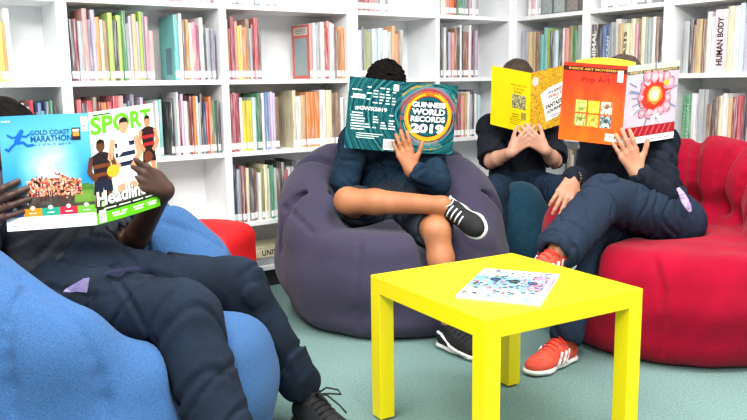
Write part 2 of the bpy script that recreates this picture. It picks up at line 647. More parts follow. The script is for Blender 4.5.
shelf_unit(LW, 2.597, 3.32, 0.022, 0.03, 'white bookcase bay at the far left behind the sport magazine reader')
shelf_unit(LW, 1.8755, 2.597, 0.018, 0.022, 'wide white bookcase bay with a teal picture book, right behind the sport magazine')
shelf_unit(LW, 1.15, 1.8755, 0.035, 0.018, 'white bookcase bay with a red framed book and orange spines, left of the record book')
shelf_unit(LW, 0.5815, 1.15, 0.0145, 0.033, 'white bookcase bay directly behind the curly head and record book')
shelf_unit(LW, 0.0, 0.5815, 0.034, 0.0145, 'narrow white bookcase bay in the corner with empty right half')
shelf_unit(RW, 0.0, 0.555, 0.03, 0.025, 'white bookcase bay on the right wall next to the corner, behind the yellow book')
shelf_unit(RW, 0.555, 1.07, 0.025, 0.028, 'middle white bookcase bay on the right wall, above the red art book')
shelf_unit(RW, 1.07, 1.72, 0.028, 0.028, 'white bookcase bay at the far right, behind the red beanbag')

# ------------------------------------------------------------------ shelved books
PAL = dict(k='3a3740', r='b23440', c='7c2434', o='d9772f', y='e6d040', l='a5cf4a', g='2f7a4e', t='63b3b0', b='3f6fae', n='263a5e',
           u='6e6480', m='b59db4', w='ecebe8', e='e9dfba', a='9aa0a3', s='e08a84', x='e6d0d6', p='d77f9a', h='7a5a44', d='c9ad7c', q='8a8f52', i='b9d3d6', v='c3b6cf')
CN_ = dict(k='charcoal', r='red', c='maroon', o='orange', y='yellow', l='lime green', g='dark green', t='teal', b='blue', n='navy', u='purple grey',
           m='mauve', w='white', e='cream', a='grey', s='salmon', x='pale pink', p='pink', h='brown', d='tan', q='olive', i='pale blue', v='lilac')
ORD = ['first', 'second', 'third', 'fourth', 'fifth', 'sixth', 'seventh', 'eighth', 'ninth', 'tenth', 'eleventh', 'twelfth', 'thirteenth', 'fourteenth',
       'fifteenth', 'sixteenth', 'seventeenth', 'eighteenth', 'nineteenth', 'twentieth', 'twenty-first', 'twenty-second', 'twenty-third', 'twenty-fourth']


def pale(c, t):
    return [x + (1 - x) * t for x in hx(PAL[c])]


def one_book(P, s, w, z, h, dep, off, colour, label, group, sticker=True, lean=0.0, rgb=None):
    """upright book; s = its left side along the run, spine towards the room"""
    loc = P(s + w / 2, off + dep / 2, z)
    X = (P(1, 0, 0) - P(0, 0, 0))
    Y = (P(0, 1, 0) - P(0, 0, 0))
    Zv = nrm(EZ + X * lean)
    bt = 0.0022
    q = MB()
    hw = w / 2 * 0.96
    c = loc + Zv * h / 2
    X2 = nrm(np.cross(Y, Zv)) * (1 if np.cross(Y, Zv) @ X > 0 else -1)
    q.obox(c - X2 * (hw - bt / 2), X2 * bt / 2, Y * dep / 2, Zv * h / 2)
    q.obox(c + X2 * (hw - bt / 2), X2 * bt / 2, Y * dep / 2, Zv * h / 2)
    # rounded spine
    n0 = len(q.v)
    seg = 5
    for zz in (-h / 2, h / 2):
        for k in range(seg + 1):
            a = -1 + 2 * k / seg
            bul = min(0.004, w * 0.2) * (1 - a * a)
            q.v.append(c + X2 * hw * a - Y * (dep / 2 + bul) + Zv * zz)
        for k in range(seg + 1):
            a = -1 + 2 * k / seg
            q.v.append(c + X2 * hw * a - Y * (dep / 2 - bt) + Zv * zz)
    n1 = n0 + 2 * (seg + 1)
    for k in range(seg):
        q.f.append((n0 + k, n0 + k + 1, n1 + k + 1, n1 + k))
        q.f.append((n1 + k, n1 + k + 1, n1 + seg + 1 + k + 1, n1 + seg + 1 + k))
        q.f.append((n0 + seg + 1 + k, n0 + seg + 1 + k + 1, n0 + k + 1, n0 + k))
    o = q.build('book', M['book'], loc=loc)
    rgb = rgb or pale(colour, 0.0)
    j = random.uniform(-0.04, 0.04)
    o.color = (*lin([min(max(t + j, 0), 1) for t in rgb]), 1)
    tag(o, label, 'book', group)
    q = MB()
    q.obox(c + Y * 0.002, X2 * (hw - bt), Y * (dep / 2 - 0.004), Zv * (h / 2 - 0.004))
    q.build('page_block', M['page'], o)
    if sticker:
        q = MB()
        zz = -h / 2 + 0.012
        hh = 0.03
        for k in range(seg):
            a, b = -1 + 2 * k / seg, -1 + 2 * (k + 1) / seg
            f = lambda t: c + X2 * hw * t - Y * (dep / 2 + min(0.004, w * 0.2) * (1 - t * t) + 0.0008)
            q.quad(f(a) + Zv * zz, f(b) + Zv * zz, f(b) + Zv * (zz + hh), f(a) + Zv * (zz + hh))
        q.build('spine_label', M['label'], o)
    return o, c, X2, Y, Zv, dep, hw


NB = [0]


def row(P, s0, s1, z, seq, where, group, h=(0.21, 0.29), fade=0.0, sticker=True, maxh=None, left=None, right=None, lean_last=0.0, heights=None, weights=None):
    """books filling s0..s1 in the viewer's left-to-right order"""
    n = len(seq)
    w = np.array(weights if weights is not None else [random.uniform(0.7, 1.35) for _ in seq], float)
    w = w / w.sum() * abs(s1 - s0)
    sg = 1 if s1 > s0 else -1
    p = s0
    names = {}
    out = []
    for i, ch in enumerate(seq):
        hh = heights[i] if heights else random.uniform(*h)
        ww = w[i]
        a = p if sg > 0 else p - ww
        p += sg * ww
        thick = 'thick' if ww > 0.032 else ('slim' if ww < 0.013 else 'medium')
        sz = 'tall' if hh > h[0] + 0.7 * (h[1] - h[0]) else ('short' if hh < h[0] + 0.3 * (h[1] - h[0]) else '')
        if sz == 'tall' and thick == 'medium': thick = ''
        lab = ' '.join(t for t in (sz, thick if thick != 'medium' else '', CN_[ch], 'book,', ORD[i], 'from left', where) if t)
        dep = random.uniform(0.17, 0.215)
        rgb = pale(ch, fade + random.uniform(0, 0.12))
        out.append(one_book(P, a, ww, z, hh, dep, random.uniform(0.016, 0.036), ch, lab, group, sticker, rgb=rgb))
        NB[0] += 1
    return out


Z1, Z2, Z3, Z4, Z5 = ZT[0], ZT[1], ZT[2], ZT[3], ZT[4]
TALL = (0.235, 0.305)
# back run, upper full shelf
row(LW, 2.845, 2.796, Z4, 'yow', 'on the far left bay, upper shelf', 'books on the far left bay, upper shelf', TALL, 0.2)
row(LW, 2.862, 2.64, Z3, 'nkcrtwnarkbtngk', 'on the far left bay, middle shelf', 'books on the far left bay, middle shelf', (0.22, 0.27))
row(LW, 2.566, 2.228, Z4, 'kcasuvoehlklgavdmlap', 'on upper shelf left of teal book', 'books on the upper shelf left of the teal picture book', TALL, 0.12)
row(LW, 2.226, 2.205, Z4, 's', 'after the long row left of the teal picture book', 'books on the upper shelf left of the teal picture book', (0.2, 0.23), 0.2)
r_ = row(LW, 2.105, 1.912, Z4, 'twhoepcwkau', 'in teal picture book group', 'teal picture book and its neighbours on the upper shelf', TALL, 0.1, heights=[.295, .3, .27, .275, .26, .265, .25, .285, .25, .24, .23])
TEAL = r_[0]
TEAL[0]['label'] = 'tall teal picture book facing the empty gap on the upper left shelf'
row(LW, 2.05, 1.917, Z5, 'pswavsp', 'on top shelf above teal picture book', 'books on the top shelf above the teal picture book', TALL, 0.3)
row(LW, 1.853, 1.668, Z4, 'ercsydohacrk', 'on upper shelf left of red framed book', 'books left of the red framed book', TALL, 0.12)
r_ = row(LW, 1.392, 1.190, Z4, 'swawrswwhoo', 'in red framed book group, upper shelf', 'red framed book and its neighbours', (0.25, 0.29), 0.05, heights=[.275, .28, .272, .285, .26, .292, .285, .28, .25, .265, .26])
r_[0][0]['label'] = 'book with a pale cover in a salmon frame beside the gap, upper shelf'
FRAMED = r_[0]
row(LW, 1.845, 1.51, Z5, 'wkawvnwppauws', 'on top shelf left of the middle gap', 'books on the top shelf, second bay from the left in view', TALL, 0.3)
row(LW, 1.106, 0.80, Z4, 'wnqqiiwioohw', 'behind curly head, upper shelf', 'pale books behind the curly head', TALL, 0.32, weights=[1, .6, 1.4, 1.4, 1.6, 1.6, 1.5, 1.4, 1.2, 1, .6, 1])
row(LW, 1.102, 0.90, Z5, 'crsawa', 'on top shelf above the curly head', 'books on the top shelf above the curly head', TALL, 0.2)
row(LW, 0.545, 0.262, Z4, 'kawkvshkwkhrwkcm', 'in the corner bay, upper shelf', 'books in the corner bay, upper shelf', (0.25, 0.3))
row(LW, 0.543, 0.257, Z5, 'wesorgthmwa', 'in the corner bay, top shelf', 'books in the corner bay, top shelf', TALL, 0.05)
# back run, middle shelf
row(LW, 2.553, 2.185, Z3, 'rkrhcorrsanukvcgawt', 'on middle shelf behind sport magazine', 'books behind the sport magazine on the middle shelf', (0.24, 0.29))
row(LW, 2.142, 1.905, Z3, 'kawcvwhcowaknrohgk', 'on middle shelf right of sport magazine', 'books right of the sport magazine on the middle shelf', (0.24, 0.295))
row(LW, 1.851, 1.585, Z3, 'crcwyyyigkwbvvvh', 'beside bright yellow spines, middle shelf', 'books with yellow spines, middle shelf', (0.24, 0.29), 0.05, heights=[.28, .285, .28, .26, .245, .245, .245, .26, .28, .25, .28, .285, .28, .285, .28, .26])
row(LW, 1.508, 1.20, Z3, 'ewdooowehhw', 'beside orange series spines, middle shelf', 'books around the orange series', (0.24, 0.29), 0.05, heights=[.29, .26, .265, .28, .28, .28, .29, .288, .27, .275, .25])
row(LW, 1.07, 0.63, Z3, 'whakrwdnchawkr', 'middle shelf behind record book', 'books hidden behind the record book, middle shelf', (0.24, 0.28))
row(LW, 0.543, 0.238, Z3, 'kwhawrkcsdwakwi', 'in the corner bay, middle shelf', 'books in the corner bay, middle shelf', (0.235, 0.275))
# back run, lower shelf
row(LW, 2.235, 2.18, Z2, 'khd', 'on lower shelf by magazine hand', 'dark books on the lower shelf behind the sport magazine', (0.24, 0.27))
row(LW, 1.851, 1.45, Z2, 'nacekhwqewgihkrwakcw', 'on lower shelf left of purple beanbag', 'books on the lower shelf left of the purple beanbag', (0.235, 0.29))
# right run
row(RW, 0.055, 0.503, Z4, 'vaddhttlkikwsqga', 'on right-wall corner bay, upper shelf', 'books on the right wall beside the corner, upper shelf', (0.24, 0.28), 0.05, sticker=False)
row(RW, 0.10, 0.20, Z5, 'wpwv', 'on right-wall corner bay, top shelf', 'books on the right wall beside the corner, top shelf', TALL, 0.3)
bigk = row(RW, 0.582, 1.025, Z4, 'kkbnawdeepheiawhk', 'on right wall above red art book', 'books on the right wall above the red art book', (0.25, 0.285), 0.03, sticker=False,
           weights=[1.9, .6, 1.5, 1.2, .7, 1.3, 1.1, 1.6, 1.1, .8, .8, 1, .9, .8, .8, .8, 1.0], heights=[.272, .25, .262, .268, .275, .29, .265, .262, .285, .255, .272, .288, .28, .28, .285, .28, .27])
row(RW, 0.63, 0.95, Z5, 'wnwavwka', 'on top shelf above the red art book', 'books on the top shelf of the right wall', TALL, 0.3)
body = row(RW, 1.14, 1.60, Z4, 'akhdhwwxewivbbnk', 'on far right bay, upper shelf', 'books on the far right bay, upper shelf', (0.25, 0.31), 0.05, sticker=False,
           weights=[1, .7, .6, 1.1, .8, .8, .7, 2.2, 1, .8, .8, 1, 1, 1, 1, 1], heights=[.25, .255, .23, .255, .25, .285, .26, .29, .30, .30, .31, .3, .28, .29, .28, .27])
meer = row(RW, 1.15, 1.60, Z3, 'ggwaahkhewdcrckawnk', 'on far right bay, middle shelf', 'books on the far right bay, middle shelf', (0.22, 0.265), 0.03, sticker=False,
           weights=[1.2, 1.2, 1, 1.3, 1.0, 1, .7, .8, .8, .8, .8, 1.1, 1.0, .6, 1, 1, 1, 1, 1],
           heights=[.24, .245, .25, .27, .268, .2, .22, .235, .24, .25, .23, .235, .24, .24, .25, .25, .24, .25, .24])
row(RW, 0.415, 0.49, Z2 + 0.0, 'kadwk', 'on right-wall corner bay, lower shelf', 'books behind the seated reader, lower shelf of the right wall', (0.25, 0.28), sticker=False)
# magazine files on the top shelf
for i in range(3):
    t0 = 0.205 + i * 0.095
    o = MB()
    X, Y = NO, -DL
    w, hh, dd = 0.088, 0.30, 0.22
    c = RW(t0 + w / 2, 0.02 + dd / 2, Z5)
    o.obox(c + EZ * 0.004, X * w / 2, Y * dd / 2, EZ * 0.004)
    o.obox(c + EZ * hh / 2 - Y * (dd / 2 - .003), X * w / 2, Y * .003, EZ * hh / 2)
    o.obox(c + EZ * hh / 4 + Y * (dd / 2 - .003), X * w / 2, Y * .003, EZ * hh / 4)
    for sg in (-1, 1):
        o.hexa([c + X * (sg * (w / 2 - .003) + e) + Y * a + EZ * b for (e, a, b) in
                ((-.003, -dd / 2, 0), (.003, -dd / 2, 0), (.003, dd / 2, 0), (-.003, dd / 2, 0), (-.003, -dd / 2, hh), (.003, -dd / 2, hh), (.003, dd / 2, hh / 2), (-.003, dd / 2, hh / 2))])
    ob = o.build('magazine_file', mat('grey_file_board', ['8d9797', '9aa4a2', '857d78'][i], 0.8, ['a4adad', 'a9b2b0', '968e88'][i], 50.0), loc=c)
    tag(ob, ['pale grey magazine file nearest the corner, right wall top shelf', 'light grey magazine file in the middle of three, right wall top shelf',
             'brownish grey magazine file farthest from the corner, right wall top shelf'][i], 'magazine file', 'magazine files on the right wall')


def spine_text(b, s, col, size=0.8, span=0.8, shift=0.0):
    """vertical title on a book's spine, part of the cover's printing"""
    o, c, X2, Y, Zv, dep, hw = b
    a = Art(c - Zv * 0.5 * 0.2 - X2 * hw - Y * (dep / 2 + 0.0045), X2 * hw * 2, Zv * 0.2, -Y)
    a.text(s, 0.5, 0.5 + shift, span * 0.2 / (2 * hw) * 1.0, size * (2 * hw) / 0.2, col, 2, 0.02, math.pi / 2)
    a.build('spine_title', o)


spine_text(bigk[0], 'ANIMAL', 'f0efe8', 0.62, 1.0)
spine_text(bigk[7], 'BEASTS', '43382f', 0.5, 0.9)
spine_text(bigk[3], 'OCEAN', 'dfe6ee', 0.5, 0.7)
spine_text(body[7], 'HUMAN BODY', '3b2f38', 0.5, 1.1)
spine_text(meer[0], 'MAMMALS', '8fd0a8', 0.5, 0.9)
spine_text(meer[1], 'MAGICAL', 'b9d8c4', 0.5, 0.9)

# flat stack under the lower shelf
for i, (w, d, hh, colr, lab) in enumerate(((0.24, 0.2, 0.038, 'a', 'grey book lying flat on the bottom shelf, lower of two'), (0.235, 0.19, 0.05, 'e', 'cream book with large title lying flat on top of the grey one'))):
    s = 1.53
    z = Z1 + (0 if i == 0 else 0.038)
    c = LW(s + 0.12, 0.03 + d / 2, z + hh / 2)
    q = MB()
    bt = 0.003
    q.obox(c - EZ * (hh / 2 - bt / 2), DL * w / 2, -NO * d / 2, EZ * bt / 2)
    q.obox(c + EZ * (hh / 2 - bt / 2), DL * w / 2, -NO * d / 2, EZ * bt / 2)
    q.obox(c + NO * (d / 2 - bt / 2), DL * w / 2, NO * bt / 2, EZ * hh / 2)
    o = q.build('book', M['book'], loc=c - EZ * hh / 2)
    o.color = (*lin(PAL[colr]), 1)
    tag(o, lab, 'book', 'books lying flat on the bottom shelf')
    q = MB()
    q.obox(c - NO * 0.002, DL * (w / 2 - .004), -NO * (d / 2 - .003), EZ * (hh / 2 - bt))
    q.build('page_block', M['page'], o)
    if i == 1:
        a = Art(c + NO * (d / 2) + DL * w / 2 - EZ * hh / 2, -DL * w, EZ * hh, NO)
        a.text('UNIVERSE', 0.62, 0.5, 0.7, 0.6, '3a3a3c', 2, 0.02)
        a.build('spine_title', o)


def board_art(b, kind):
    """printed front board of a book that shows its cover to the gap on its left"""
    o, c, X2, Y, Zv, dep, hw = b
    h = 0.27
    Xl = X2 if (X2 @ DL) > 0 else -X2          # towards the viewer's left (away from the corner)
    a = Art(c + Xl * hw + Y * dep / 2 - Zv * h / 2, -Y * dep, Zv * h, Xl)
    if kind == 'framed':
        a.rect(0.0, 0.0, 1, 1, 'd9837b', 0)
        a.rect(0.14, 0.06, 0.86, 0.76, 'a9b6b6', 1)
        a.rect(0.1, 0.82, 0.9, 0.96, 'ddd8d0', 1)
        for k in range(3):
            a.rect(0.2, 0.85 + k * .035, 0.8, 0.865 + k * .035, '8e8a86', 2)
    else:
        a.rect(0.0, 0.0, 1, 1, '8ccfcb', 0)
        a.rect(0.4, 0.05, 0.8, 0.5, '7f9fa8', 1)
    a.build('printed_cover', o)


board_art(FRAMED, 'framed')
board_art(TEAL, 'teal')

# ================================================================== TABLE
TC = V(0.364, 2.189, 0)
th = 0.528
tx = V(math.cos(th), math.sin(th), 0)
ty = V(-math.sin(th), math.cos(th), 0)
t = empty('side_table', TC)
tag(t, 'square bright yellow low side table with a magazine on top', 'table')
mb = MB()
mb.obox(TC + EZ * 0.425, tx * 0.275, ty * 0.275, EZ * 0.025)
mb.build('tabletop', M['yellow'], t, bevel=0.002)
for sx in (-1, 1):
    for sy in (-1, 1):
        mb = MB()
        c = TC + tx * sx * 0.25 + ty * sy * 0.25
        mb.obox(c + EZ * 0.2035, tx * 0.025, ty * 0.025, EZ * 0.1965)
        lg = mb.build('leg', M['yellow'], t, bevel=0.0015)
        mb = MB()
        mb.tube([c + EZ * 0.0, c + EZ * 0.008], 0.02, 14)
        mb.build('glide', M['foot'], lg)

# ================================================================== OPEN BOOKS AND MAGAZINES
def open_book(name, label, cat, ST, SB, LT, RT_, thick, pthick, soft, paintL, paintR, bowL=0.0, bowR=0.0, edge='f2f0ea'):
    """open book seen from outside: spine line ST-SB, left and right boards to LT / RT_"""
    ST, SB, LT, RT_ = map(lambda q: np.asarray(q, float), (ST, SB, LT, RT_))
    root = empty(name, (SB + ST) / 2 - (ST - SB) / 2)
    tag(root, label, cat)
    W = ST - SB
    res = {}
    for nm, far, paint, bow in (('back_cover', LT, paintL, bowL), ('front_cover', RT_, paintR, bowR)):
        Uv = far - ST
        left = nm == 'back_cover'
        N = nrm(np.cross(W, Uv) if left else np.cross(Uv, W))
        if N @ (V(0, 0, CH) - ST) < 0: N = -N
        # bowed board as a grid slab
        nu = 10
        vs, fs = [], []
        for lay in (0, 1):
            for j in (0, 1):
                for i in range(nu + 1):
                    u = i / nu
                    vs.append(SB + W * j + Uv * u + N * (bow * math.sin(math.pi * u) - thick * lay))
        q = nu + 1
        for i in range(nu):
            fs.append((i, i + 1, q + i + 1, q + i))
            fs.append((2 * q + i + 1, 2 * q + i, 3 * q + i, 3 * q + i + 1))
            fs.append((i + 1, i, 2 * q + i, 2 * q + i + 1))
            fs.append((q + i, q + i + 1, 3 * q + i + 1, 3 * q + i))
        fs.append((0, q, 3 * q, 2 * q))
        fs.append((nu, 2 * q + nu, 3 * q + nu, q + nu))
        cov = mkmesh(nm, vs, fs, mat(name + '_board_' + nm, edge, 0.5, edge, 9.0), root)
        if left:
            a = Art(SB + Uv, -Uv, W, N, bow)
        else:
            a = Art(SB, Uv, W, N, bow)
        paint(a)
        a.build('printed_cover', cov, M['printm'])
        # page block behind the board
        vs, fs = [], []
        ins = 0.0 if soft else 0.004
        for lay in (0, 1):
            for j in (0, 1):
                for i in range(nu + 1):
                    u = i / nu * (0.985 if not soft else 0.995)
                    t = thick + 0.0004 + lay * pthick * (0.35 + 0.65 * math.sin(math.pi * min(1, 0.15 + u)))
                    hgt = W * (ins / np.linalg.norm(W))
                    vs.append(SB + hgt + (W - 2 * hgt) * j + Uv * u + N * (bow * math.sin(math.pi * u) - t))
        fs = []
        for i in range(nu):
            fs.append((i, i + 1, q + i + 1, q + i))
            fs.append((2 * q + i + 1, 2 * q + i, 3 * q + i, 3 * q + i + 1))
            fs.append((i + 1, i, 2 * q + i, 2 * q + i + 1))
            fs.append((q + i, q + i + 1, 3 * q + i + 1, 3 * q + i))
        fs.append((0, q, 3 * q, 2 * q))
        fs.append((nu, 2 * q + nu, 3 * q + nu, q + nu))
        mkmesh('pages', vs, fs, M['page'], root)
    return root


def hashn(a, b):
    t = math.sin(a * 127.1 + b * 311.7) * 43758.5453
    return t - math.floor(t)


def vn(u, v):
    i, j = math.floor(u), math.floor(v)
    f, g = u - i, v - j
    f, g = f * f * (3 - 2 * f), g * g * (3 - 2 * g)
    a = hashn(i, j) + (hashn(i + 1, j) - hashn(i, j)) * f
    b = hashn(i, j + 1) + (hashn(i + 1, j + 1) - hashn(i, j + 1)) * f
    return a + (b - a) * g


def fbm(u, v): return 0.55 * vn(u, v) + 0.3 * vn(2 * u + 7, 2 * v) + 0.15 * vn(4 * u, 4 * v + 9)


# --- sport magazine: running-race advert on the back, footballers on the front
def p_race(a):
    crowd = [hx(c) for c in ('e9a07a', 'd96a4a', 'f2c9ae', 'c94a56', 'f0e2d8', 'e0b070', 'b05a48', '8a4a40', 'f5d0c0')]

    def f(u, v):
        sky = mixc(hx('2f96cc'), hx('8cc7e2'), max(0, min(1, (v - .5) * 1.2 + .25)))
        d = math.hypot((u - .52) * 1.1, (v - .52) * 1.2)
        cl = max(0, 1 - d / .42) * (0.55 + 0.8 * fbm(u * 7, v * 9))
        c = mixc(sky, hx('f4f8fa'), min(1, cl))
        top = mixc(c, hx('0f7fc0'), max(0, (v - .8) * 2.2) * (1 - u * .5))
        c = top
        if v < .40:
            side = .36 + .02 * math.sin(u * 9)
            if v < side: c = mixc(hx('6f9a4a'), hx('3f6a3c'), fbm(u * 14, v * 20)) if u > .74 else mixc(hx('5b7c84'), hx('8aa5a8'), fbm(u * 12, v * 20))
        if v < .305 - .03 * abs(u - .5): c = mixc(hx('3f3a36'), hx('6e655e'), fbm(u * 16, v * 26))
        if u > .78 and .22 < v < .32: c = mixc(hx('5f8a3c'), hx('86a552'), fbm(u * 16, v * 22))
        top = .405 + .085 * (1 - min(1, abs(u - .55) / .30)) + .03 * vn(u * 40, 1)
        if .285 < v < top and abs(u - .56) < .30:
            c = mixc(random.choice(crowd), hx('9a5040'), random.random() * .35)
            if vn(u * 46, v * 60) < .28: c = hx('3a3034')
        if 0.44 < v < 0.62 and abs(u - .52) < 0.10 * (0.68 - v) / .2 and fbm(u * 30, v * 8) > .45:
            c = hx('e8e2e4') if random.random() < .6 else hx('c9b4bd')
        return c
    a.grid(f, 66, 84)
    for k in range(26):
        u = .53 + random.uniform(-.3, .3)
        v = .25 + random.uniform(0, .10)
        a.rect(u, v - .05, u + .012, v, '5b3a33', 1, 1)
        a.disc(u + .006, v + .012, .012, 'd9a081', 1, 8)
    a.rect(0, 0, 1, .115, 'f6f6f4', 2)
    for k, c in enumerate(('2f7fc4', 'ee9a2e', '36a58c', 'd63a55', '7ab648')):
        a.rect(k * .2, .115, k * .2 + .2, .185, c, 2, 2)
        a.disc(k * .2 + .1, .185, .034, c, 3, 14)
        a.disc(k * .2 + .1, .188, .024, 'f2f2ef', 4, 12)
        a.rect(k * .2 + .06, .14, k * .2 + .14, .147, 'f2f2ef', 4, 1)
    for k in range(5):
        a.rect(.06 + k * .18, .035, .16 + k * .18, .05, 'b9bcc0', 3, 1)
    a.rect(.2, .083, .85, .09, 'b9bcc0', 3, 4)
    a.text('GOLD COAST', .56, .845, .44, .042, '1f5f95', 4, 0.02)
    a.text('MARATHON', .57, .79, .46, .055, '1f5f95', 4, 0.025)
    a.text('6-7 JULY 2019', .57, .737, .42, .024, '2a6da3', 4, 0.01)
    # running figure emblem
    cb = '1d6fb8'
    a.disc(.245, .86, .026, cb, 4)
    a.stroke([(.225, .835), (.2, .8), (.185, .765)], .06, cb, 4)
    a.stroke([(.22, .825), (.29, .815), (.33, .835)], .022, cb, 4)
    a.stroke([(.205, .82), (.14, .81), (.09, .835)], .022, cb, 4)
    a.stroke([(.19, .77), (.26, .765), (.3, .735), (.36, .74)], .03, cb, 4)
    a.stroke([(.18, .765), (.13, .735), (.09, .7), (.06, .715)], .028, cb, 4)
    # badge and bar code
    a.rect(.80, .765, .895, .875, '3a2f2c', 4, 1)
    a.rect(.812, .80, .883, .835, 'd9963c', 5, 1)
    a.rect(.812, .84, .883, .862, 'e6ddcf', 5, 1)
    a.rect(.91, .84, .985, .97, 'eef1f2', 4, 1)
    for k in range(10):
        a.rect(.92, .852 + k * .011, .972, .852 + k * .011 + (.003 if k % 3 else .006), '3c4144', 5, 1)
    a.text('asics', .08, .955, .1, .016, 'e8f2f7', 4, 0.02)
    a.text('RUN', .2, .235, .12, .03, 'f0eee8', 4, 0.02)


def p_sport(a):
    def f(u, v):
        c = mixc(hx('f2f7ea'), hx('d5e8c4'), fbm(u * 3, v * 4))
        if v < .45: c = mixc(c, hx('bcd99a'), (.45 - v) * 1.8)
        if v > .9: c = mixc(c, hx('f5faee'), .6)
        return c
    a.grid(f, 30, 40)
    G_ = '6fbf2a'
    a.text('SPORT', .485, .875, .95, .165, G_, 1, 0.035)
    a.rect(.05, .96, .30, .975, '3f7f2a', 2, 1)
    # centre footballer, hooped white and navy guernsey
    def player(u, v, s, skin, top, bands, short, hair='2b2018', ball=None):
        X = lambda q: u + q * s
        Y = lambda q: v + q * s
        a.disc(u, Y(.30), .062 * s, skin, 4, 16)
        a.poly([(X(-.062), Y(.31)), (X(-.05), Y(.355)), (X(0), Y(.372)), (X(.05), Y(.355)), (X(.062), Y(.31)), (X(.04), Y(.33)), (X(-.04), Y(.33))], hair, 5)
        a.poly([(X(-.03), Y(.27)), (X(.03), Y(.27)), (X(.035), Y(.235)), (X(-.035), Y(.235))], skin, 3)
        a.poly([(X(-.15), Y(.215)), (X(-.05), Y(.245)), (X(.05), Y(.245)), (X(.15), Y(.215)), (X(.12), Y(.10)), (X(.12), Y(-.02)), (X(-.12), Y(-.02)), (X(-.12), Y(.10))], top, 4)
        for b in bands[1:]:
            a.poly([(X(-.125), Y(b)), (X(.125), Y(b)), (X(.125), Y(b + .035)), (X(-.125), Y(b + .035))], bands[0], 5)
        a.stroke([(X(-.15), Y(.2)), (X(-.19), Y(.08)), (X(-.10), Y(.0))], .062 * s, skin, 6)
        a.stroke([(X(.15), Y(.2)), (X(.19), Y(.07)), (X(.09), Y(-.01))], .062 * s, skin, 6)
        a.poly([(X(-.125), Y(-.02)), (X(.125), Y(-.02)), (X(.14), Y(-.14)), (X(.01), Y(-.13)), (X(0), Y(-.08)), (X(-.01), Y(-.13)), (X(-.14), Y(-.14))], short, 4)
        a.stroke([(X(-.075), Y(-.13)), (X(-.09), Y(-.25))], .09 * s, skin, 3)
        a.stroke([(X(.075), Y(-.13)), (X(.09), Y(-.25))], .09 * s, skin, 3)
        if ball: a.disc(X(ball[0]), Y(ball[1]), .075 * s, ball[2], 8, 18, .8)
    player(.12, .40, .95, '6b4633', '33262c', ('7a4a2a', .02, .1), '2a2f45', ball=None)
    player(.87, .57, .88, 'c99474', '3a1f24', ('b3303a', .04, .12), '2a2326')
    a.disc(.84, .50, .085, '7c4632', 8, 16, .8)
    player(.47, .47, 1.2, 'd8a284', 'f1f1f1', ('27304d', -.005, .07, .145), 'e9e9ea', ball=(-.17, -.02, 'e3b13c'))
    a.text('Headliners', .47, .218, .90, .135, '1c221c', 9, 0.07)
    a.text('Headliners', .465, .223, .90, .13, 'f7f7f5', 10, 0.025)
    a.rect(0, .1, 1, .15, '2e3a2a', 8)
    for k in range(4): a.rect(.1 + k * .21, .12, .27 + k * .21, .132, 'cfd6c8', 9, 1)
    a.rect(0, 0, 1, .105, '6cbf22', 8)
    for u0, u1, v0 in ((.2, .42, .06), (.22, .4, .035), (.52, .7, .06), (.54, .68, .035), (.76, .93, .06), (.78, .92, .038)):
        a.rect(u0, v0, u1, v0 + .014, 'f0f5e6', 9, 1)
    a.rect(.03, .01, .12, .12, 'f4f4f0', 9, 1)
    for k in range(8): a.rect(.04 + k * .009, .02, .044 + k * .009, .1, '333333', 10, 1)


open_book('open_magazine', 'open glossy sport magazine with race advert and footballers on its covers', 'magazine',
          (-.714, 1.98, .955), (-.701, 1.95, .674), (-.918, 1.93, .950), (-.605, 2.17, .973), .0006, .004, True, p_race, p_sport, .006, .008)


# --- big record book
def p_rec_bg(cx):
    pal = [hx(c) for c in ('125862', '186d75', '0b434e', '2a807e', '104b57', '226b68')]
    warm = [hx(c) for c in ('b8474a', '8d8a90', '1b7f86', 'c9a24a', '2aa39a', '77717e')]

    def f(u, v):
        x, y = (u - cx), (v - .52) * 1.36
        r = math.hypot(x, y) + .03 * fbm(u * 5, v * 5)
        t = math.atan2(y, x)
        k = int(r * 22 + 2.2 * fbm(t * 1.6 + 5, r * 6))
        c = pal[k % 6]
        if cx == .5 and .40 < r < .66 and fbm(t * 2.2, r * 9 + 3) > .45: c = warm[k % 6]
        c = mixc(c, hx('8fd6cc'), .45 * max(0, math.sin(r * 60 + 4 * fbm(t, r * 3))) ** 6)
        return mixc(c, hx('093c48'), .25 * fbm(u * 9, v * 9))
    return f


def p_rec_back(a):
    a.grid(p_rec_bg(1.3), 60, 78)
    W_ = 'dfeeec'
    def line(u, v, w, h=.016): a.rect(u, v, u + w, v + h, W_, 2, 1)
    a.text('#GWR2019', .44, .575, .60, .058, 'f4f8f8', 3, 0.03)
    a.text('AMAZING', .2, .745, .24, .035, 'e8f2f2', 3, 0.02)
    for k, (u, w) in enumerate(((.06, .18), (.08, .22), (.05, .26))): line(u, .82 - k * .027 if k < 1 else .80 - k * .045, w)
    for i in range(5):
        x = .34 + i * .12
        for k in range(6):
            if hashn(i, k) > .3: line(x, .66 + k * .042, .05 + .05 * hashn(k, i))
    for k in range(7):
        line(.06 + .03 * hashn(k, 1), .50 - k * .038, .2 + .07 * hashn(k, 2))
        if k < 6:
            for i in range(4):
                if hashn(i * 3, k + 9) > .25: line(.34 + i * .15, .50 - k * .038, .06 + .07 * hashn(k, i + 4))
    for k in range(3): line(.2, .22 - k * .03, .5 - k * .08, .01)
    a.rect(.83, .86, .93, .95, 'e9eef0', 3, 1)
    for k in range(7): a.rect(.84, .867 + k * .011, .92, .871 + k * .011, '39474a', 4, 1)
    a.rect(.72, .02, .93, .17, 'f2f2f0', 3, 1)
    for k in range(10): a.rect(.735 + k * .019, .04, .743 + k * .019, .16, '2f3a3d', 4, 1)


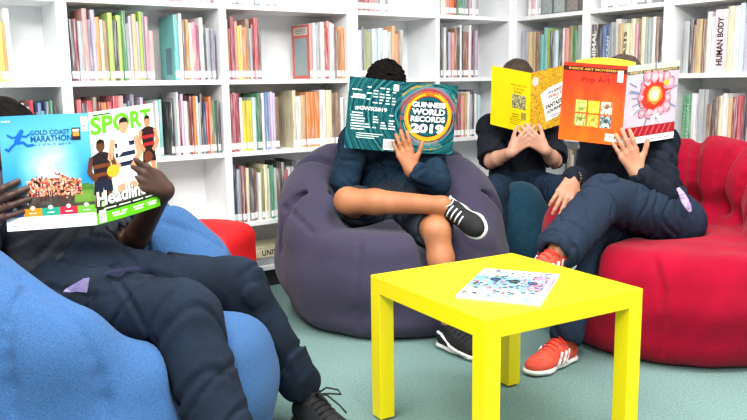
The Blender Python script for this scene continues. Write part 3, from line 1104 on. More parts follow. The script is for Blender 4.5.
def p_rec_front(a):
    a.grid(p_rec_bg(.5), 60, 78)
    for r0, r1, a0, a1, c in ((.47, .49, .3, 1.9, 'b5545a'), (.50, .515, .9, 2.6, '8b8f96'), (.44, .455, 3.4, 5.2, '9aa7a2'), (.47, .48, 4.2, 5.9, '2fb1a6'), (.455, .47, -.7, .4, 'c24b3f'), (.5, .52, 3.0, 3.9, '94604e')):
        a.ring(.5, .52, r0, r1, c, 1, 30, a0, a1)
    a.ring(.5, .53, .355, .425, 'f0a020', 2, 48)
    a.ring(.5, .53, .375, .392, 'f7c440', 3, 48)
    a.ring(.5, .53, .345, .358, 'd9591f', 3, 48, .5, 3.6)
    a.ring(.5, .53, .40, .43, 'd8652a', 3, 30, 1.2, 2.6)
    a.ring(.5, .53, .38, .425, 'c3b22c', 3, 30, 3.7, 5.3)
    a.disc(.5, .53, .352, '12454f', 2, 44)
    a.ring(.5, .53, .28, .33, '1b6a72', 3, 44)
    W_ = 'fbfbf9'
    a.text('GUINNESS', .5, .695, .60, .075, W_, 5, 0.035)
    a.text('WORLD', .5, .595, .60, .088, W_, 5, 0.04)
    a.text('RECORDS', .5, .49, .62, .082, W_, 5, 0.035)
    a.text('2019', .5, .355, .60, .135, W_, 5, 0.05)
    a.rect(.42, .835, .58, .85, 'a03a1c', 5, 1)


open_book('open_book', 'large teal hardback record book dated 2019 held open in front of curly hair', 'book',
          (.133, 3.36, 1.022), (.104, 3.33, .727), (-.09, 3.30, 1.049), (.374, 3.42, 1.003), .003, .014, False, p_rec_back, p_rec_front, edge='1b6a72')


# --- yellow search-picture book (the character pictures are left out)
def p_yel_back(a):
    a.grid(lambda u, v: mixc(hx('ecd81f'), hx('dfc814'), fbm(u * 4, v * 5)), 16, 20)
    a.text('WHO ARE YOU', .70, .755, .40, .034, '8a7a10', 2, 0.01)
    a.text('LOOKING', .70, .695, .28, .034, '8a7a10', 2, 0.01)
    a.text('FOR?', .70, .64, .2, .034, '7a6b10', 2, 0.01)
    cols = [hx(c) for c in ('8d9074', 'b9b48a', '6f7a66', 'c9bd8a', '5c6a62', 'a59a6a')]
    a.grid(lambda u, v: random.choice(cols), 14, 14, 2, (.55, .37, .9, .6))
    a.rect(.55, .22, .72, .235, '8a7a10', 2, 1)
    a.rect(.55, .26, .74, .275, '8a7a10', 2, 1)
    for k in range(4): a.rect(.5, .19 - k * .03, .84 - .05 * k, .2 - k * .03, '9c8b14', 2, 1)
    a.rect(.78, .2, .92, .33, 'c9bf5a', 2, 1)
    for k in range(6): a.rect(.79 + k * .02, .21, .8 + k * .02, .32, '5c5a3a', 3, 1)


def p_yel_front(a):
    cols = [hx(c) for c in ('d3a826', 'e0bc45', 'c2921f', 'e8cc6a', 'b9892c', 'd9b23a', 'cfa84a', '9f7a3a')]
    a.grid(lambda u, v: mixc(random.choice(cols), hx('d5ab2c'), .45), 34, 44)
    a.disc(.12, .84, .085, 'e6cfc0', 2, 16)
    S = [(.25, .60), (.46, .68), (.98, .75), (1.0, .70), (.99, .22), (.72, .16), (.42, .12), (.36, .34)]
    a.poly(S, 'f3efe8', 3)
    a.poly([(.25, .60), (.30, .635), (.36, .60), (.33, .57)], 'd9d2c6', 4)
    a.text("WHERE'S", .66, .615, .44, .05, '6a3a5a', 5, 0.025, .13)
    a.text('WALLY?', .66, .545, .40, .06, 'c0392f', 5, 0.03, .13)
    a.text('THE', .67, .475, .14, .03, '3f3440', 5, 0.02, .13)
    a.text('FANTASTIC', .67, .40, .54, .075, '3a2f3a', 5, 0.04, .16)
    a.text('JOURNEY', .68, .30, .48, .075, '3a2f3a', 5, 0.04, .16)
    a.rect(.52, .205, .86, .217, '8a8288', 5, 1)
    a.rect(.56, .18, .8, .19, '8a8288', 5, 1)


open_book('open_book', 'thin yellow picture book held open by the reader seated on the dark teal beanbag', 'book',
          (.768, 3.82, 1.056), (.757, 3.78, .766), (.602, 3.97, 1.098), (.985, 3.97, 1.100), .0015, .005, False, p_yel_back, p_yel_front, edge='d8c21c')


# --- orange-red art book
def p_art_back(a):
    def f(u, v):
        c = mixc(hx('e8441f'), hx('f07a22'), max(0, .8 - v) * (.6 + .8 * fbm(u * 5 + 2, v * 3)))
        c = mixc(c, hx('f98f3a'), max(0, fbm(u * 9, v * 2.5) - .55) * 1.4 * max(0, 1 - abs(v - .5) * 2))
        return mixc(c, hx('dd2a20'), max(0, v - .7))
    a.grid(f, 40, 48)
    a.rect(0, .895, 1, .955, '4a1d14', 2)
    a.text('INSIDE ART MOVEMENTS', .52, .925, .86, .03, 'd8a040', 4, 0.02)
    a.text('Pop Art', .53, .79, .44, .085, '8f1a17', 4, 0.012, .04)
    pals = [('b9c26a', 'd9cf8a', '8a9a4a'), ('e0c030', 'd3b040', 'f0dc6a'), ('c9c0a8', '8f6a5a', 'ded6c2'),
            ('c0b96a', '7a8a4a', 'd5cf9a'), ('d6b23a', 'a89a4a', 'e8d47a'), ('8a9a9a', '4a5a5c', 'c9cfc0')]
    for k in range(6):
        u0, v0 = .24 + (k % 3) * .20, .375 - (k // 3) * .175
        cs = [hx(c) for c in pals[k]]
        a.grid(lambda u, v: mixc(random.choice(cs), cs[0], .3), 7, 7, 2, (u0, v0, u0 + .175, v0 + .155))
        a.disc(u0 + .09, v0 + .09, .035, pals[k][1], 3, 10)
        a.rect(u0 + .05, v0 + .02, u0 + .13, v0 + .06, pals[k][2], 3, 1)
    a.rect(.86, .79, .945, .93, 'f1efe9', 5, 1)
    for k in range(10): a.rect(.875, .80 + k * .012, .93, .804 + k * .012, '46403e', 6, 1)
    a.rect(.74, .04, .95, .135, 'f1eee6', 5, 1)
    a.text('709', .845, .088, .12, .045, '3c3a3a', 6, 0.02)


def p_art_front(a):
    a.grid(lambda u, v: mixc(hx('b9adb9'), hx('cfc4cb'), fbm(u * 6, v * 7)), 24, 28)
    a.rect(0, .90, 1, 1, 'c8cbb9', 2)
    a.rect(0, .885, 1, .925, '6a6354', 3)
    a.text('INSIDE ART MOVEMENTS', .5, .905, .9, .026, 'cdbb8a', 4, 0.02)
    cx, cy = .55, .60
    P2 = lambda r, t: (min(max(cx + r * math.cos(t), .0), 1), cy + r / a.asp * math.sin(t))
    for k in range(9):       # blue and white rays
        t = k * .7 + .2
        a.poly([P2(.2, t - .1), P2(.5, t - .03), P2(.5, t + .03), P2(.2, t + .1)], ('8d93ad', 'dfe0ea')[k % 2], 2)
    rr = random.Random(4)

    def blob(u, v, r, col, lay, jag=.25, n=14):
        a.poly([(min(u + r * (1 + jag * (rr.random() - .5)) * math.cos(6.283 * q / n), 1), v + r * (1 + jag * (rr.random() - .5)) / a.asp * math.sin(6.283 * q / n)) for q in range(n)], col, lay)
    for k in range(16):      # billowing pink cloud
        t = k * .393 + .1
        u, v = P2(.20 + .19 * rr.random(), t)
        r = .05 + .06 * rr.random()
        blob(u, v, r + .014, '8f6b7e', 3)
        blob(u, v, r, 'dc9aa8', 4)
        blob(u + .01, v + .01, r * .55, 'e9b6bb', 5)
    for k in range(11):
        t = k * .571 + .2
        a.poly([P2(.12, t - .35), P2(.24 + .12 * rr.random(), t), P2(.12, t + .35)], 'c93a2c', 6)
    blob(cx, cy, .225, 'd24430', 7, .45, 16)
    blob(cx + .005, cy, .145, 'ee8f45', 8, .25, 18)
    blob(cx, cy + .005, .105, 'f3dd94', 9, .25, 16)
    blob(cx, cy, .05, 'fbf5e2', 10, .3, 12)
    blob(.76, .74, .05, 'e6b54a', 7)
    for k in range(5): a.stroke([(.06 + .03 * k, .78 - .1 * k), (.2 + .02 * k, .72 - .07 * k)], .018, '7d87a6', 3)
    a.poly([(.50, .32), (.56, .20), (.60, .33), (.70, .24), (.66, .36)], 'f3f1ee', 7)
    a.rect(.04, .085, 1, .215, 'a82432', 8)
    for k in range(7): a.stroke([(.2 + k * .11, .10), (.26 + k * .11, .2)], .02, 'd86a70', 9)
    a.rect(.0, .0, 1, .085, 'ece5e6', 8)
    for k in range(3): a.rect(.55 + k * .13, .03, .64 + k * .13, .045, 'c98a92', 9, 1)


pop = open_book('open_book', 'orange-red art book with yellow endpapers held open by the reader on the red beanbag', 'book',
                (.969, 3.0, 1.069), (.948, 2.98, .769), (.752, 3.1, 1.092), (1.203, 3.1, 1.090), .003, .01, False, p_art_back, p_art_front, edge='b32a1c')
# yellow leaves fanning above the boards
vs, fs = [], []
n = 14
for lay in (0, 1):
    for j in (0, 1):
        for i in range(n + 1):
            u = i / n
            p = V(.80 + .205 * u, 3.105 - .085 * u + .02 * math.sin(3.14 * u) + .003 * lay, 0)
            z = .80 if j == 0 else 1.088 + .022 * math.sin(math.pi * (u * .8 + .1)) - .012 * u
            vs.append(p + EZ * z)
q = n + 1
for i in range(n):
    fs += [(i, i + 1, q + i + 1, q + i), (2 * q + i + 1, 2 * q + i, 3 * q + i, 3 * q + i + 1), (q + i, q + i + 1, 3 * q + i + 1, 3 * q + i), (i + 1, i, 2 * q + i, 2 * q + i + 1)]
fs += [(0, q, 3 * q, 2 * q), (n, 2 * q + n, 3 * q + n, q + n)]
mkmesh('endpaper', vs, fs, mat('yellow_endpaper', 'e8dc3a', 0.7, 'dccf2c', 12.0), pop, smooth=False)['label'] = 'yellow endpaper'


# --- magazine lying on the table
def p_comic(a):
    cols = ['6f93b8', '2f3e5c', 'b9d3e6', 'd6818c', '4f9a8c', 'e3b6a0', '8fb6d6', '3f4550', 'c9a050', '7f5a80']

    def f(u, v):
        c = mixc(hx('c3d0d8'), hx('8fb2ca'), max(0, fbm(u * 5, v * 7) - .35) * 1.6)
        if .33 < v < .72: c = mixc(hx('a9c8dc'), hx('5f8fb8'), fbm(u * 7, v * 9))
        if u > .72 and .35 < v < .9: c = mixc(hx('b06a7c'), hx('c9b8d0'), fbm(u * 9, v * 9))
        if v > .86: c = hx('dfe3e3')
        return mixc(c, hx('56789a'), 1.6 * max(0, fbm(u * 22, v * 26) - .55))
    a.grid(f, 40, 54)
    for k in range(300):
        u, v = random.uniform(.04, .94), random.uniform(.05, .95)
        if v > .74 and u < .8 and random.random() < .5: continue
        if v < .35 and random.random() < .45: continue
        s = random.uniform(.010, .030)
        c = random.choice(cols)
        a.poly([(u - s, v - s * .5), (u + s, v - s * .6), (u + s * .9, v + s * .8), (u - s * .7, v + s * .6)], c, 2 + k % 3)
        if k % 3 == 0: a.disc(u, v + s, s * .45, random.choice(['f0cdb0', 'e3b08c', '40383c']), 5, 8)
    for u, v, r, c in ((.28, .62, .06, '41688f'), (.53, .60, .065, '4d6a66'), (.76, .58, .055, '4a78a5')):
        a.disc(u, v, r, c, 5, 14)
        a.disc(u, v + .02, r * .5, '23303f', 6, 10)
        a.ring(u, v, r * .9, r * 1.15, '2c3a4a', 6, 16)
    for k in range(11):
        u = .12 + k * .075
        a.disc(u, .88 + .03 * hashn(k, 2), .017, ['444b55', '7b8a96', '9f8a7c'][k % 3], 5, 8)
    a.rect(.93, .02, .97, .98, 'e9e4ee', 5, 1)


t = empty('magazine', (.38, 2.12, .45))
tag(t, 'white comic magazine with tiny coloured figures lying on the yellow table', 'magazine')
O_ = V(.216, 2.016, .4585)
Uv, W_ = V(.207, -.090, 0), V(.118, .300, 0)
mb = MB()
c = O_ + (Uv + W_) / 2 - EZ * .0045
mb.obox(c, Uv / 2, W_ / 2, EZ * .0035)
mb.build('pages', M['page'], t)
mb = MB()
mb.obox(O_ + (Uv + W_) / 2 - EZ * .0005, Uv / 2 * 1.004, W_ / 2 * 1.002, EZ * .0005)
cv = mb.build('front_cover', M['label'], t)
a = Art(O_, Uv, W_, EZ)
p_comic(a)
a.build('printed_cover', cv, M['printm'])

# ================================================================== PEOPLE
def hand(wr, f, n, t, s=0.95, curl=(0.25, 0.3, 0.25), spread=0.06, thumb=None, tcurl=0.2, per=(0, 0, 0, 0)):
    """wr wrist, f finger direction, n palm normal, t thumb side. Returns sdf ops."""
    f = nrm(f)
    n = nrm(n - f * (np.asarray(n, float) @ f))
    t0 = np.cross(f, n)
    t = t0 if t0 @ np.asarray(t, float) > 0 else -t0
    L = []
    P = lambda a, b, c=0: wr + (f * a + t * b + n * c) * s
    L.append(U(rc(wr - f * .01 * s, P(.018, .004), .025 * s, .025 * s, (n, .72)), .012))
    offs = (.031, .0105, -.0105, -.030)
    mcp = (.086, .090, .086, .077)
    for o, m in zip(offs, mcp):
        L.append(U(rc(P(.018, o * .45), P(m, o, -.001), .0145 * s, .0115 * s), .012))
    L.append(U(rc(P(.02, .022, .006), P(.05, .034, .008), .015 * s, .011 * s), .012))
    lens = ((.040, .023, .019), (.044, .027, .020), (.041, .025, .020), (.032, .019, .018))
    for i, (o, m) in enumerate(zip(offs, mcp)):
        ang = spread * (1.5 - i)
        d = nrm(f * math.cos(ang) + t * math.sin(ang))
        p = P(m, o, -.001)
        a = 0.0
        r = (.0098, .0102, .0097, .0086)[i] * s
        for j, l in enumerate(lens[i]):
            a += curl[j] + per[i]
            q = p + nrm(d * math.cos(a) + n * math.sin(a)) * l * s
            L.append(U(rc(p, q, r * (1 - .07 * j), r * (1 - .07 * (j + 1))), .004 if j else .006))
            p = q
    td = nrm(thumb if thumb is not None else f * .6 + t * .7 + n * .3)
    p = P(.03, .028, .008)
    q = p + td * .040 * s
    L.append(U(rc(p, q, .0135 * s, .0112 * s), .012))
    td2 = nrm(td * math.cos(tcurl) + f * math.sin(tcurl))
    L.append(U(rc(q, q + td2 * .030 * s, .0110 * s, .0100 * s), .004))
    td3 = nrm(td2 * math.cos(tcurl) + f * math.sin(tcurl))
    L.append(U(rc(q + td2 * .030 * s, q + td2 * .030 * s + td3 * .022 * s, .0100 * s, .0085 * s), .004))
    return L


def perp(u, d):
    u, d = nrm(u), nrm(d)
    return nrm(u - d * (u @ d))


def head_ops(c, fd, ud, neck):
    fd = nrm(fd)
    ud = nrm(ud - fd * (np.asarray(ud, float) @ fd))
    rd = np.cross(fd, ud)
    Q = lambda x, y, z: c + fd * x + rd * y + ud * z
    L = [U(el(Q(-.008, 0, .022), (.096, .076, .092), (fd, rd, ud)), .02),
         U(el(Q(.022, 0, -.035), (.068, .060, .078), (fd, rd, ud)), .03),
         U(el(Q(.058, 0, -.088), (.026, .030, .022), (fd, rd, ud)), .03),
         U(rc(neck, Q(-.02, 0, -.06), .052, .050), .03),
         U(rc(Q(.085, 0, .012), Q(.106, 0, -.026), .009, .0135), .012),
         U(rc(Q(.092, .013, -.030), Q(.092, -.013, -.030), .009), .008),
         U(rc(Q(.082, .028, .028), Q(.086, .010, .026), .009), .012),
         U(rc(Q(.082, -.028, .028), Q(.086, -.010, .026), .009), .012),
         U(el(Q(.055, .040, -.02), (.03, .022, .022), (fd, rd, ud)), .03),
         U(el(Q(.055, -.040, -.02), (.03, .022, .022), (fd, rd, ud)), .03)]
    for sg in (-1, 1):
        L.append(D(el(Q(.090, sg * .031, .010), (.014, .017, .011), (fd, rd, ud)), .012))
        L.append(U(el(Q(-.005, sg * .079, -.008), (.020, .008, .032), (nrm(fd * .9 - ud * .2), rd, ud)), .006))
        L.append(D(el(Q(.002, sg * .086, -.006), (.010, .005, .018), (fd, rd, ud)), .004))
    L.append(D(rc(Q(.092, -.02, -.060), Q(.092, .02, -.060), .0025), .006))
    return L, Q, (fd, rd, ud)


def face_parts(Q, axs, body):
    fd, rd, ud = axs
    for sg in (-1, 1):
        vs, fs, cs = [], [], []
        c = Q(.074, sg * .031, .010)
        n, m = 10, 14
        for i in range(n + 1):
            for j in range(m):
                a, b = math.pi * i / n, 2 * math.pi * j / m
                vs.append(c + .0125 * (fd * math.cos(a) + rd * math.sin(a) * math.cos(b) + ud * math.sin(a) * math.sin(b)))
        for i in range(n):
            for j in range(m):
                fs.append((i * m + j, i * m + (j + 1) % m, (i + 1) * m + (j + 1) % m, (i + 1) * m + j))
                cs.append(lin('1a1412') if i < 1 else lin('3b2415') if i < 2 else lin('efeae4'))
        mkmesh('eye', vs, fs, M['eyew'], body, smooth=True, cols=cs)
    sdf_obj('lips', [U(rc(Q(.086, -.020, -.057), Q(.0935, 0, -.0545), .0035, .006), .004), U(rc(Q(.086, .020, -.057), Q(.0935, 0, -.0545), .0035, .006), .004),
                     U(rc(Q(.086, -.018, -.062), Q(.0925, 0, -.0665), .003, .0065), .004), U(rc(Q(.086, .018, -.062), Q(.0925, 0, -.0665), .003, .0065), .004)], .002, M['lips'], body)
    for sg in (-1, 1):
        sdf_obj('eyebrow', [U(rc(Q(.091, sg * .012, .033), Q(.082, sg * .046, .034), .0038, .0025), .003)], .0015, M['hair'], body)


def shoe(parent, heel, d, u, L, upper_m, sole_m, lace_m, style):
    """heel = point under the heel on the sole plane, d = towards the toe, u = away from the sole"""
    d = nrm(d)
    u = nrm(u - d * (np.asarray(u, float) @ d))
    w = np.cross(u, d)
    k = L / .27
    Q = lambda x, y, z: heel + (d * x + w * y + u * z) * k
    fl = (u, .55)
    ops = [U(rc(Q(.040, 0, .040), Q(.10, 0, .044), .036 * k, .038 * k), .02),
           U(rc(Q(.10, 0, .042), Q(.205, .004, .030), .042 * k, .040 * k, (u, .80)), .02),
           U(rc(Q(.20, .004, .028), Q(.232, .004, .027), .040 * k, .034 * k, (u, .72)), .02),
           U(rc(Q(.045, 0, .060), Q(.060, 0, .092), .034 * k, .034 * k), .02),
           U(rc(Q(.085, 0, .075), Q(.165, .002, .050), .030 * k, .026 * k), .02),
           D(rc(Q(.058, 0, .075), Q(.066, 0, .14), .026 * k, .028 * k), .008)]
    v, q = sdf(ops, .004)
    # flatten the underside
    o = mkmesh('shoe', v, q, upper_m, parent, smooth=True)
    n = len(o.data.vertices)
    co = np.empty(n * 3, np.float32)
    o.data.vertices.foreach_get('co', co)
    co = co.reshape(-1, 3) + base_of(parent)
    dz = (co - heel) @ u
    co += np.maximum(0, .012 * k - dz)[:, None] * u
    o.data.vertices.foreach_set('co', (co - base_of(parent)).astype(np.float32).ravel())
    sole = [U(rc(Q(.038, 0, .013), Q(.11, 0, .013), .040 * k, .039 * k, (u, .36)), .01),
            U(rc(Q(.11, 0, .013), Q(.205, .004, .013), .039 * k, .047 * k, (u, .30)), .01),
            U(rc(Q(.205, .004, .013), Q(.235, .004, .015), .047 * k, .038 * k, (u, .36)), .01)]
    sdf_obj('sole', sole, .0035, sole_m, o)
    mb = MB()
    for i in range(5):
        x = .098 + i * .019
        z = .1035 - i * .0075
        mb.tube([Q(x - .004, -.026, z - .010), Q(x, -.012, z), Q(x + .001, 0, z + .003), Q(x, .012, z), Q(x - .004, .026, z - .010)], .0034 * k, 6)
    if style != 'tied':
        mb.tube([Q(.098, 0, .108), Q(.11, .03, .10), Q(.10, .045, .09)], .0028 * k, 6)
    else:
        mb.tube([Q(.10, 0, .108), Q(.12, .022, .128), Q(.15, .04, .126), Q(.15, .05, .11), Q(.12, .03, .108), Q(.10, 0, .108)], .0026 * k, 6)
        mb.tube([Q(.10, 0, .108), Q(.13, -.015, .128), Q(.17, -.02, .124), Q(.175, -.012, .11), Q(.13, -.005, .11), Q(.10, 0, .108)], .0026 * k, 6)
        mb.tube([Q(.10, 0, .108), Q(.14, .01, .115), Q(.19, .016, .10), Q(.215, .02, .085)], .0026 * k, 6)
    mb.build('laces', lace_m, o, smooth=True)
    # collar lining
    mb = MB()
    ring = [Q(.062 + .034 * math.cos(a), .029 * math.sin(a), .098 + .010 * math.cos(a)) for a in np.linspace(0, 2 * math.pi, 17)]
    mb.tube(ring, .005 * k, 6)
    mb.build('collar', upper_m, o, smooth=True)

    def patch(side, pts, th, m, nm):
        # strips that follow the upper's side
        q_ = MB()
        for (x0, z0), (x1, z1) in zip(pts, pts[1:]):
            def yy(x, z):
                hw = .0385 + (.008 if .1 < x < .22 else 0) * 1.0
                return side * (hw * math.sqrt(max(.05, 1 - ((z - .036) / .062) ** 2)) + .0035)
            q_.tube([Q(x0, yy(x0, z0), z0), Q((x0 + x1) / 2, yy((x0 + x1) / 2, (z0 + z1) / 2), (z0 + z1) / 2), Q(x1, yy(x1, z1), z1)], th * k, 6)
        q_.build(nm, m, o, smooth=True)
    for side in (-1, 1):
        if style == 'three':
            for i in range(3):
                patch(side, [(.105 + i * .027, .022), (.092 + i * .026, .045), (.080 + i * .025, .066)], .0048, M['stripe'], 'stripe')
        if style == 'form':
            patch(side, [(.205, .020), (.15, .024), (.11, .034), (.075, .052), (.050, .066), (.030, .070)], .006, M['stripe'], 'stripe')
        if style == 'tabs':
            patch(side, [(.045, .045), (.060, .062), (.07, .07)], .006, M['stripe'], 'stripe')
    return o


def sway(ops): return ops


def person(name_label, skin, J, clothes, hair, hands):
    """J: dict of joints. Body is one continuous surface; clothes are separate shells over it."""
    fd = J['facing']
    base = V(J['pelvis'][0], J['pelvis'][1], J.get('base', 0.0))
    ops = []
    tq = (fd, .72)
    ops += [U(rc(J['pelvis'], J['waist'], .125, .112, tq), .04), U(rc(J['waist'], J['chest'], .112, .128, tq), .04),
            U(rc(J['shL'], J['shR'], .052), .05), U(rc(J['chest'], J['neck'], .09, .052), .05)]
    hops, Q, axs = head_ops(J['head'], J['hfacing'], J['hup'], J['neck'])
    ops += hops
    for s in 'LR':
        ops += [U(rc(J['sh' + s], J['el' + s], .044, .036), .03), U(rc(J['el' + s], (J['el' + s] * .7 + J['wr' + s] * .3), .036, .037), .012),
                U(rc(J['el' + s] * .7 + J['wr' + s] * .3, J['wr' + s], .037, .0245), .012),
                U(rc(J['hip' + s], J['kn' + s], .080, .055), .04),
                U(rc(J['kn' + s], J['kn' + s] * .7 + J['an' + s] * .3, .052, .051), .02),
                U(rc(J['kn' + s] * .7 + J['an' + s] * .3, J['an' + s], .051, .034), .02),
                U(rc(J['an' + s], J['an' + s] + J['ft' + s] * .05 - J.get('fu' + s, V(0, 0, 1)) * .045, .032, .024), .02)]
    for s in 'LR':
        if hands.get(s): ops += hand(J['wr' + s], **hands[s])
    body = sdf_obj('person', ops, .004, skin, loc=base)
    tag(body, name_label, 'person')
    face_parts(Q, axs, body)
    # hair
    fd_, rd_, ud_ = axs
    h = hair
    ho = [U(el(Q(-.014, 0, .030), (.100 + h['t'], .080 + h['t'], .094 + h['t']), axs), .02),
          U(el(Q(-.045, 0, -.015), (.068 + h['t'], .074 + h['t'], .080), axs), .02),
          D(el(Q(.085, 0, -.03), (.075, .080, .088), axs), .015),
          D(el(Q(.0, .095, -.015), (.030, .03, .038), axs), .01), D(el(Q(.0, -.095, -.015), (.030, .03, .038), axs), .01)]
    sdf_obj('hair', ho, .004, h['m'], body, disp=folds(h['amp'], h['wl'], 3, 7))
    for nm, cops, h_, m, ds in clothes:
        sdf_obj(nm, cops, h_, m, body, disp=ds)
    return body, Q, axs


def torso_cl(J, d=.014, hem=None):
    fd = J['facing']
    tq = (fd, .74)
    a = J['pelvis'] if hem is None else hem
    return [U(rc(a, J['waist'], .128 + d, .118 + d, tq), .04), U(rc(J['waist'], J['chest'], .118 + d, .132 + d, tq), .04),
            U(rc(J['shL'], J['shR'], .055 + d), .05), U(rc(J['chest'], J['chest'] * .45 + J['neck'] * .55, .09 + d, .066 + d), .05)]


def sleeve(J, s, frac_fore=None, upper=1.0, d=.012, loose=0.0):
    sh, e, w = J['sh' + s], J['el' + s], J['wr' + s]
    L = [U(rc(sh, sh + (e - sh) * upper, .052 + d, .043 + d + loose), .03)]
    if frac_fore:
        q = e + (w - e) * frac_fore
        L += [U(rc(e, q, .042 + d, .031 + d + loose), .02)]
    else:  # open cuff: cut the end flat
        dirv = nrm(e - sh)
        c = sh + (e - sh) * upper
        L.append(D(rc(c + dirv * .075, c + dirv * .12, .075), .004))
    return L


def trouser(J, s, kn_r=.074, hip_r=.100, hem_r=.066, to=0.92, k=.04):
    h, n, a = J['hip' + s], J['kn' + s], J['an' + s]
    e = n + (a - n) * to
    dirv = nrm(a - n)
    return [U(rc(h, n, hip_r, kn_r), k), U(rc(n, e, kn_r, hem_r), k),
            D(rc(e + dirv * (hem_r + .062), e + dirv * (hem_r + .10), .10), .004),
            D(rc(e - dirv * .0, e + dirv * .12, .042, .046), .006)]


carve = {}                                            # what each seated body presses out of its beanbag


def press(J, extra=.0, feet=True):
    L = []
    fd = J['facing']
    for s in 'LR':
        L.append(D(rc(J['hip' + s], J['kn' + s], .112 + extra, .086 + extra), .03))
        if feet: L.append(D(rc(J['kn' + s], J['an' + s], .086 + extra, .076 + extra), .03))
        L.append(D(rc(J['sh' + s], J['el' + s], .075 + extra, .068 + extra), .03))
    L.append(D(rc(J['pelvis'], J['waist'], .150 + extra, .145 + extra, (fd, .8)), .03))
    L.append(D(rc(J['waist'], J['chest'], .145 + extra, .160 + extra, (fd, .8)), .03))
    return L


# ---------- reader on the blue beanbag (far left)
A = dict(facing=nrm(V(.82, -.57, 0)), pelvis=V(-.80, 2.12, .46), waist=V(-.87, 2.15, .55), chest=V(-.95, 2.19, .66), neck=V(-1.0, 2.2, .765),
         head=V(-1.035, 2.20, .860), hfacing=V(.80, -.55, -.2), hup=V(.1, -.05, 1),
         shL=V(-.88, 2.34, .715), elL=V(-.745, 2.32, .525), wrL=V(-.580, 2.152, .736),
         shR=V(-1.06, 2.05, .715), elR=V(-1.02, 1.93, .545), wrR=V(-1.010, 1.888, .700),
         hipL=V(-.76, 2.21, .46), knL=V(-.385, 2.13, .465), anL=V(-.213, 2.235, .105), ftL=nrm(V(.62, -.78, 0)),
         hipR=V(-.83, 2.02, .46), knR=V(-.465, 1.845, .465), anR=V(-.315, 1.66, .11), ftR=nrm(V(.8, -.6, 0)))
hA = {'L': dict(f=V(-.50, -.72, .50), n=V(-.85, .50, .05), t=V(0, 0, 1), s=.95, curl=(.12, .25, .22), spread=.04, thumb=V(-.8, .35, .5), per=(0, .02, .04, .06)),
      'R': dict(f=V(.93, .05, .36), n=V(0, 1, 0), t=V(0, 0, 1), s=.98, curl=(.05, .2, .2), thumb=V(.35, .75, .5))}
fA = folds(.006, .10, 11)
trA = trouser(A, 'L', .070, .098, .062, .90) + [U(rc(A['pelvis'], A['pelvis'] + V(-.04, .02, .05), .130, .13, (A['facing'], .85)), .05)]
trA = [U(rc(A['pelvis'], A['pelvis'] + V(-.03, .02, .05), .135, .132, (A['facing'], .85)), .05)] + trouser(A, 'L', .072, .100, .064, .90) + trouser(A, 'R', .080, .104, .074, .95)
pA, QA, axA = person('person in charcoal polo and navy trousers lounging on the blue beanbag with sport magazine', M['skinA'], A,
                     [('polo_shirt', torso_cl(A, .016) + sleeve(A, 'L', None, .62, .014, .008) + sleeve(A, 'R', None, .62, .014, .008), .006, M['polo'], cloth(0.0069, 0.100, 21)),
                      ('trousers', trA, .006, M['navyT'], cloth(0.0081, 0.138, 12))],
                     dict(t=.010, amp=.004, wl=.03, m=M['hair']), hA)
# lilac shirt tail showing between polo and waistband


def flap(parent, pts, wid, m, name, th=.004):
    # thin strip of cloth through pts, wid = half-width vectors
    v, f = [], []
    pts = [np.asarray(p, float) for p in pts]
    for p, w in zip(pts, wid):
        w = np.asarray(w, float)
        nn = nrm(V(0, -.8, .6)) * th
        v += [p - w, p + w, p + w + nn, p - w + nn]
    for i in range(len(pts) - 1):
        a = 4 * i
        for k in range(4): f.append((a + k, a + (k + 1) % 4, a + 4 + (k + 1) % 4, a + 4 + k))
    f += [(3, 2, 1, 0), tuple(4 * (len(pts) - 1) + k for k in range(4))]
    o = mkmesh(name, v, f, m, parent)
    o['label'] = 'lilac shirt tail'
    return o


flap(pA, [V(-.770, 1.890, .520), V(-.748, 1.884, .526), V(-.728, 1.882, .534), V(-.708, 1.880, .534)], [V(.004, 0, .004), V(.008, -.004, .012), V(.012, -.006, .018), V(.006, -.004, .02)], M['lilac'], 'shirt_tail')
flap(pA, [V(-.670, 1.905, .556), V(-.645, 1.909, .562), V(-.615, 1.918, .566), V(-.590, 1.925, .565)], [V(.002, -.006, .004), V(.002, -.008, .006), V(.002, -.008, .006), V(.001, -.004, .003)], M['lilac'], 'shirt_tail')
shoe(pA, V(-.243, 2.275, .0), V(.62, -.78, 0), V(0, 0, 1), .285, M['shoeblk'], M['rubberblk'], M['lace'], 'tied')
shoe(pA, V(-.335, 1.69, .0), V(.8, -.6, 0), V(0, 0, 1), .285, M['shoeblk'], M['rubberblk'], M['lace'], 'tied')

# ---------- reader on the purple beanbag
B = dict(facing=nrm(V(.06, -1, 0)), pelvis=V(.09, 3.48, .44), waist=V(.09, 3.53, .55), chest=V(.085, 3.57, .68), neck=V(.075, 3.57, .84),
         head=V(.062, 3.555, .985), hfacing=V(.0, -1, -.15), hup=V(0, -.12, 1),
         shL=V(.245, 3.55, .755), elL=V(.275, 3.36, .590), wrL=V(.158, 3.265, .655),
         shR=V(-.080, 3.55, .755), elR=V(-.125, 3.38, .600), wrR=V(-.035, 3.375, .800),
         hipL=V(.18, 3.46, .44), knL=V(.245, 3.00, .445), anL=V(.292, 2.905, .105), ftL=nrm(V(.62, -.78, 0)),
         hipR=V(.0, 3.46, .44), knR=V(-.105, 3.165, .545), anR=V(.268, 3.015, .545), ftR=nrm(V(.55, -.70, -.40)), fuR=perp(V(-.8, -.1, .5), V(.55, -.70, -.40)))
hB = {'L': dict(f=V(-.30, .05, .95), n=V(0, 1, 0), t=V(1, 0, 0), s=.95, curl=(-.04, .20, .22), spread=.05, thumb=V(.45, .1, .85)),
      'R': dict(f=V(.75, .15, .55), n=V(0, -1, 0), t=V(0, 0, 1), s=.95, curl=(.1, .25, .25), thumb=V(.3, -.1, .9))}
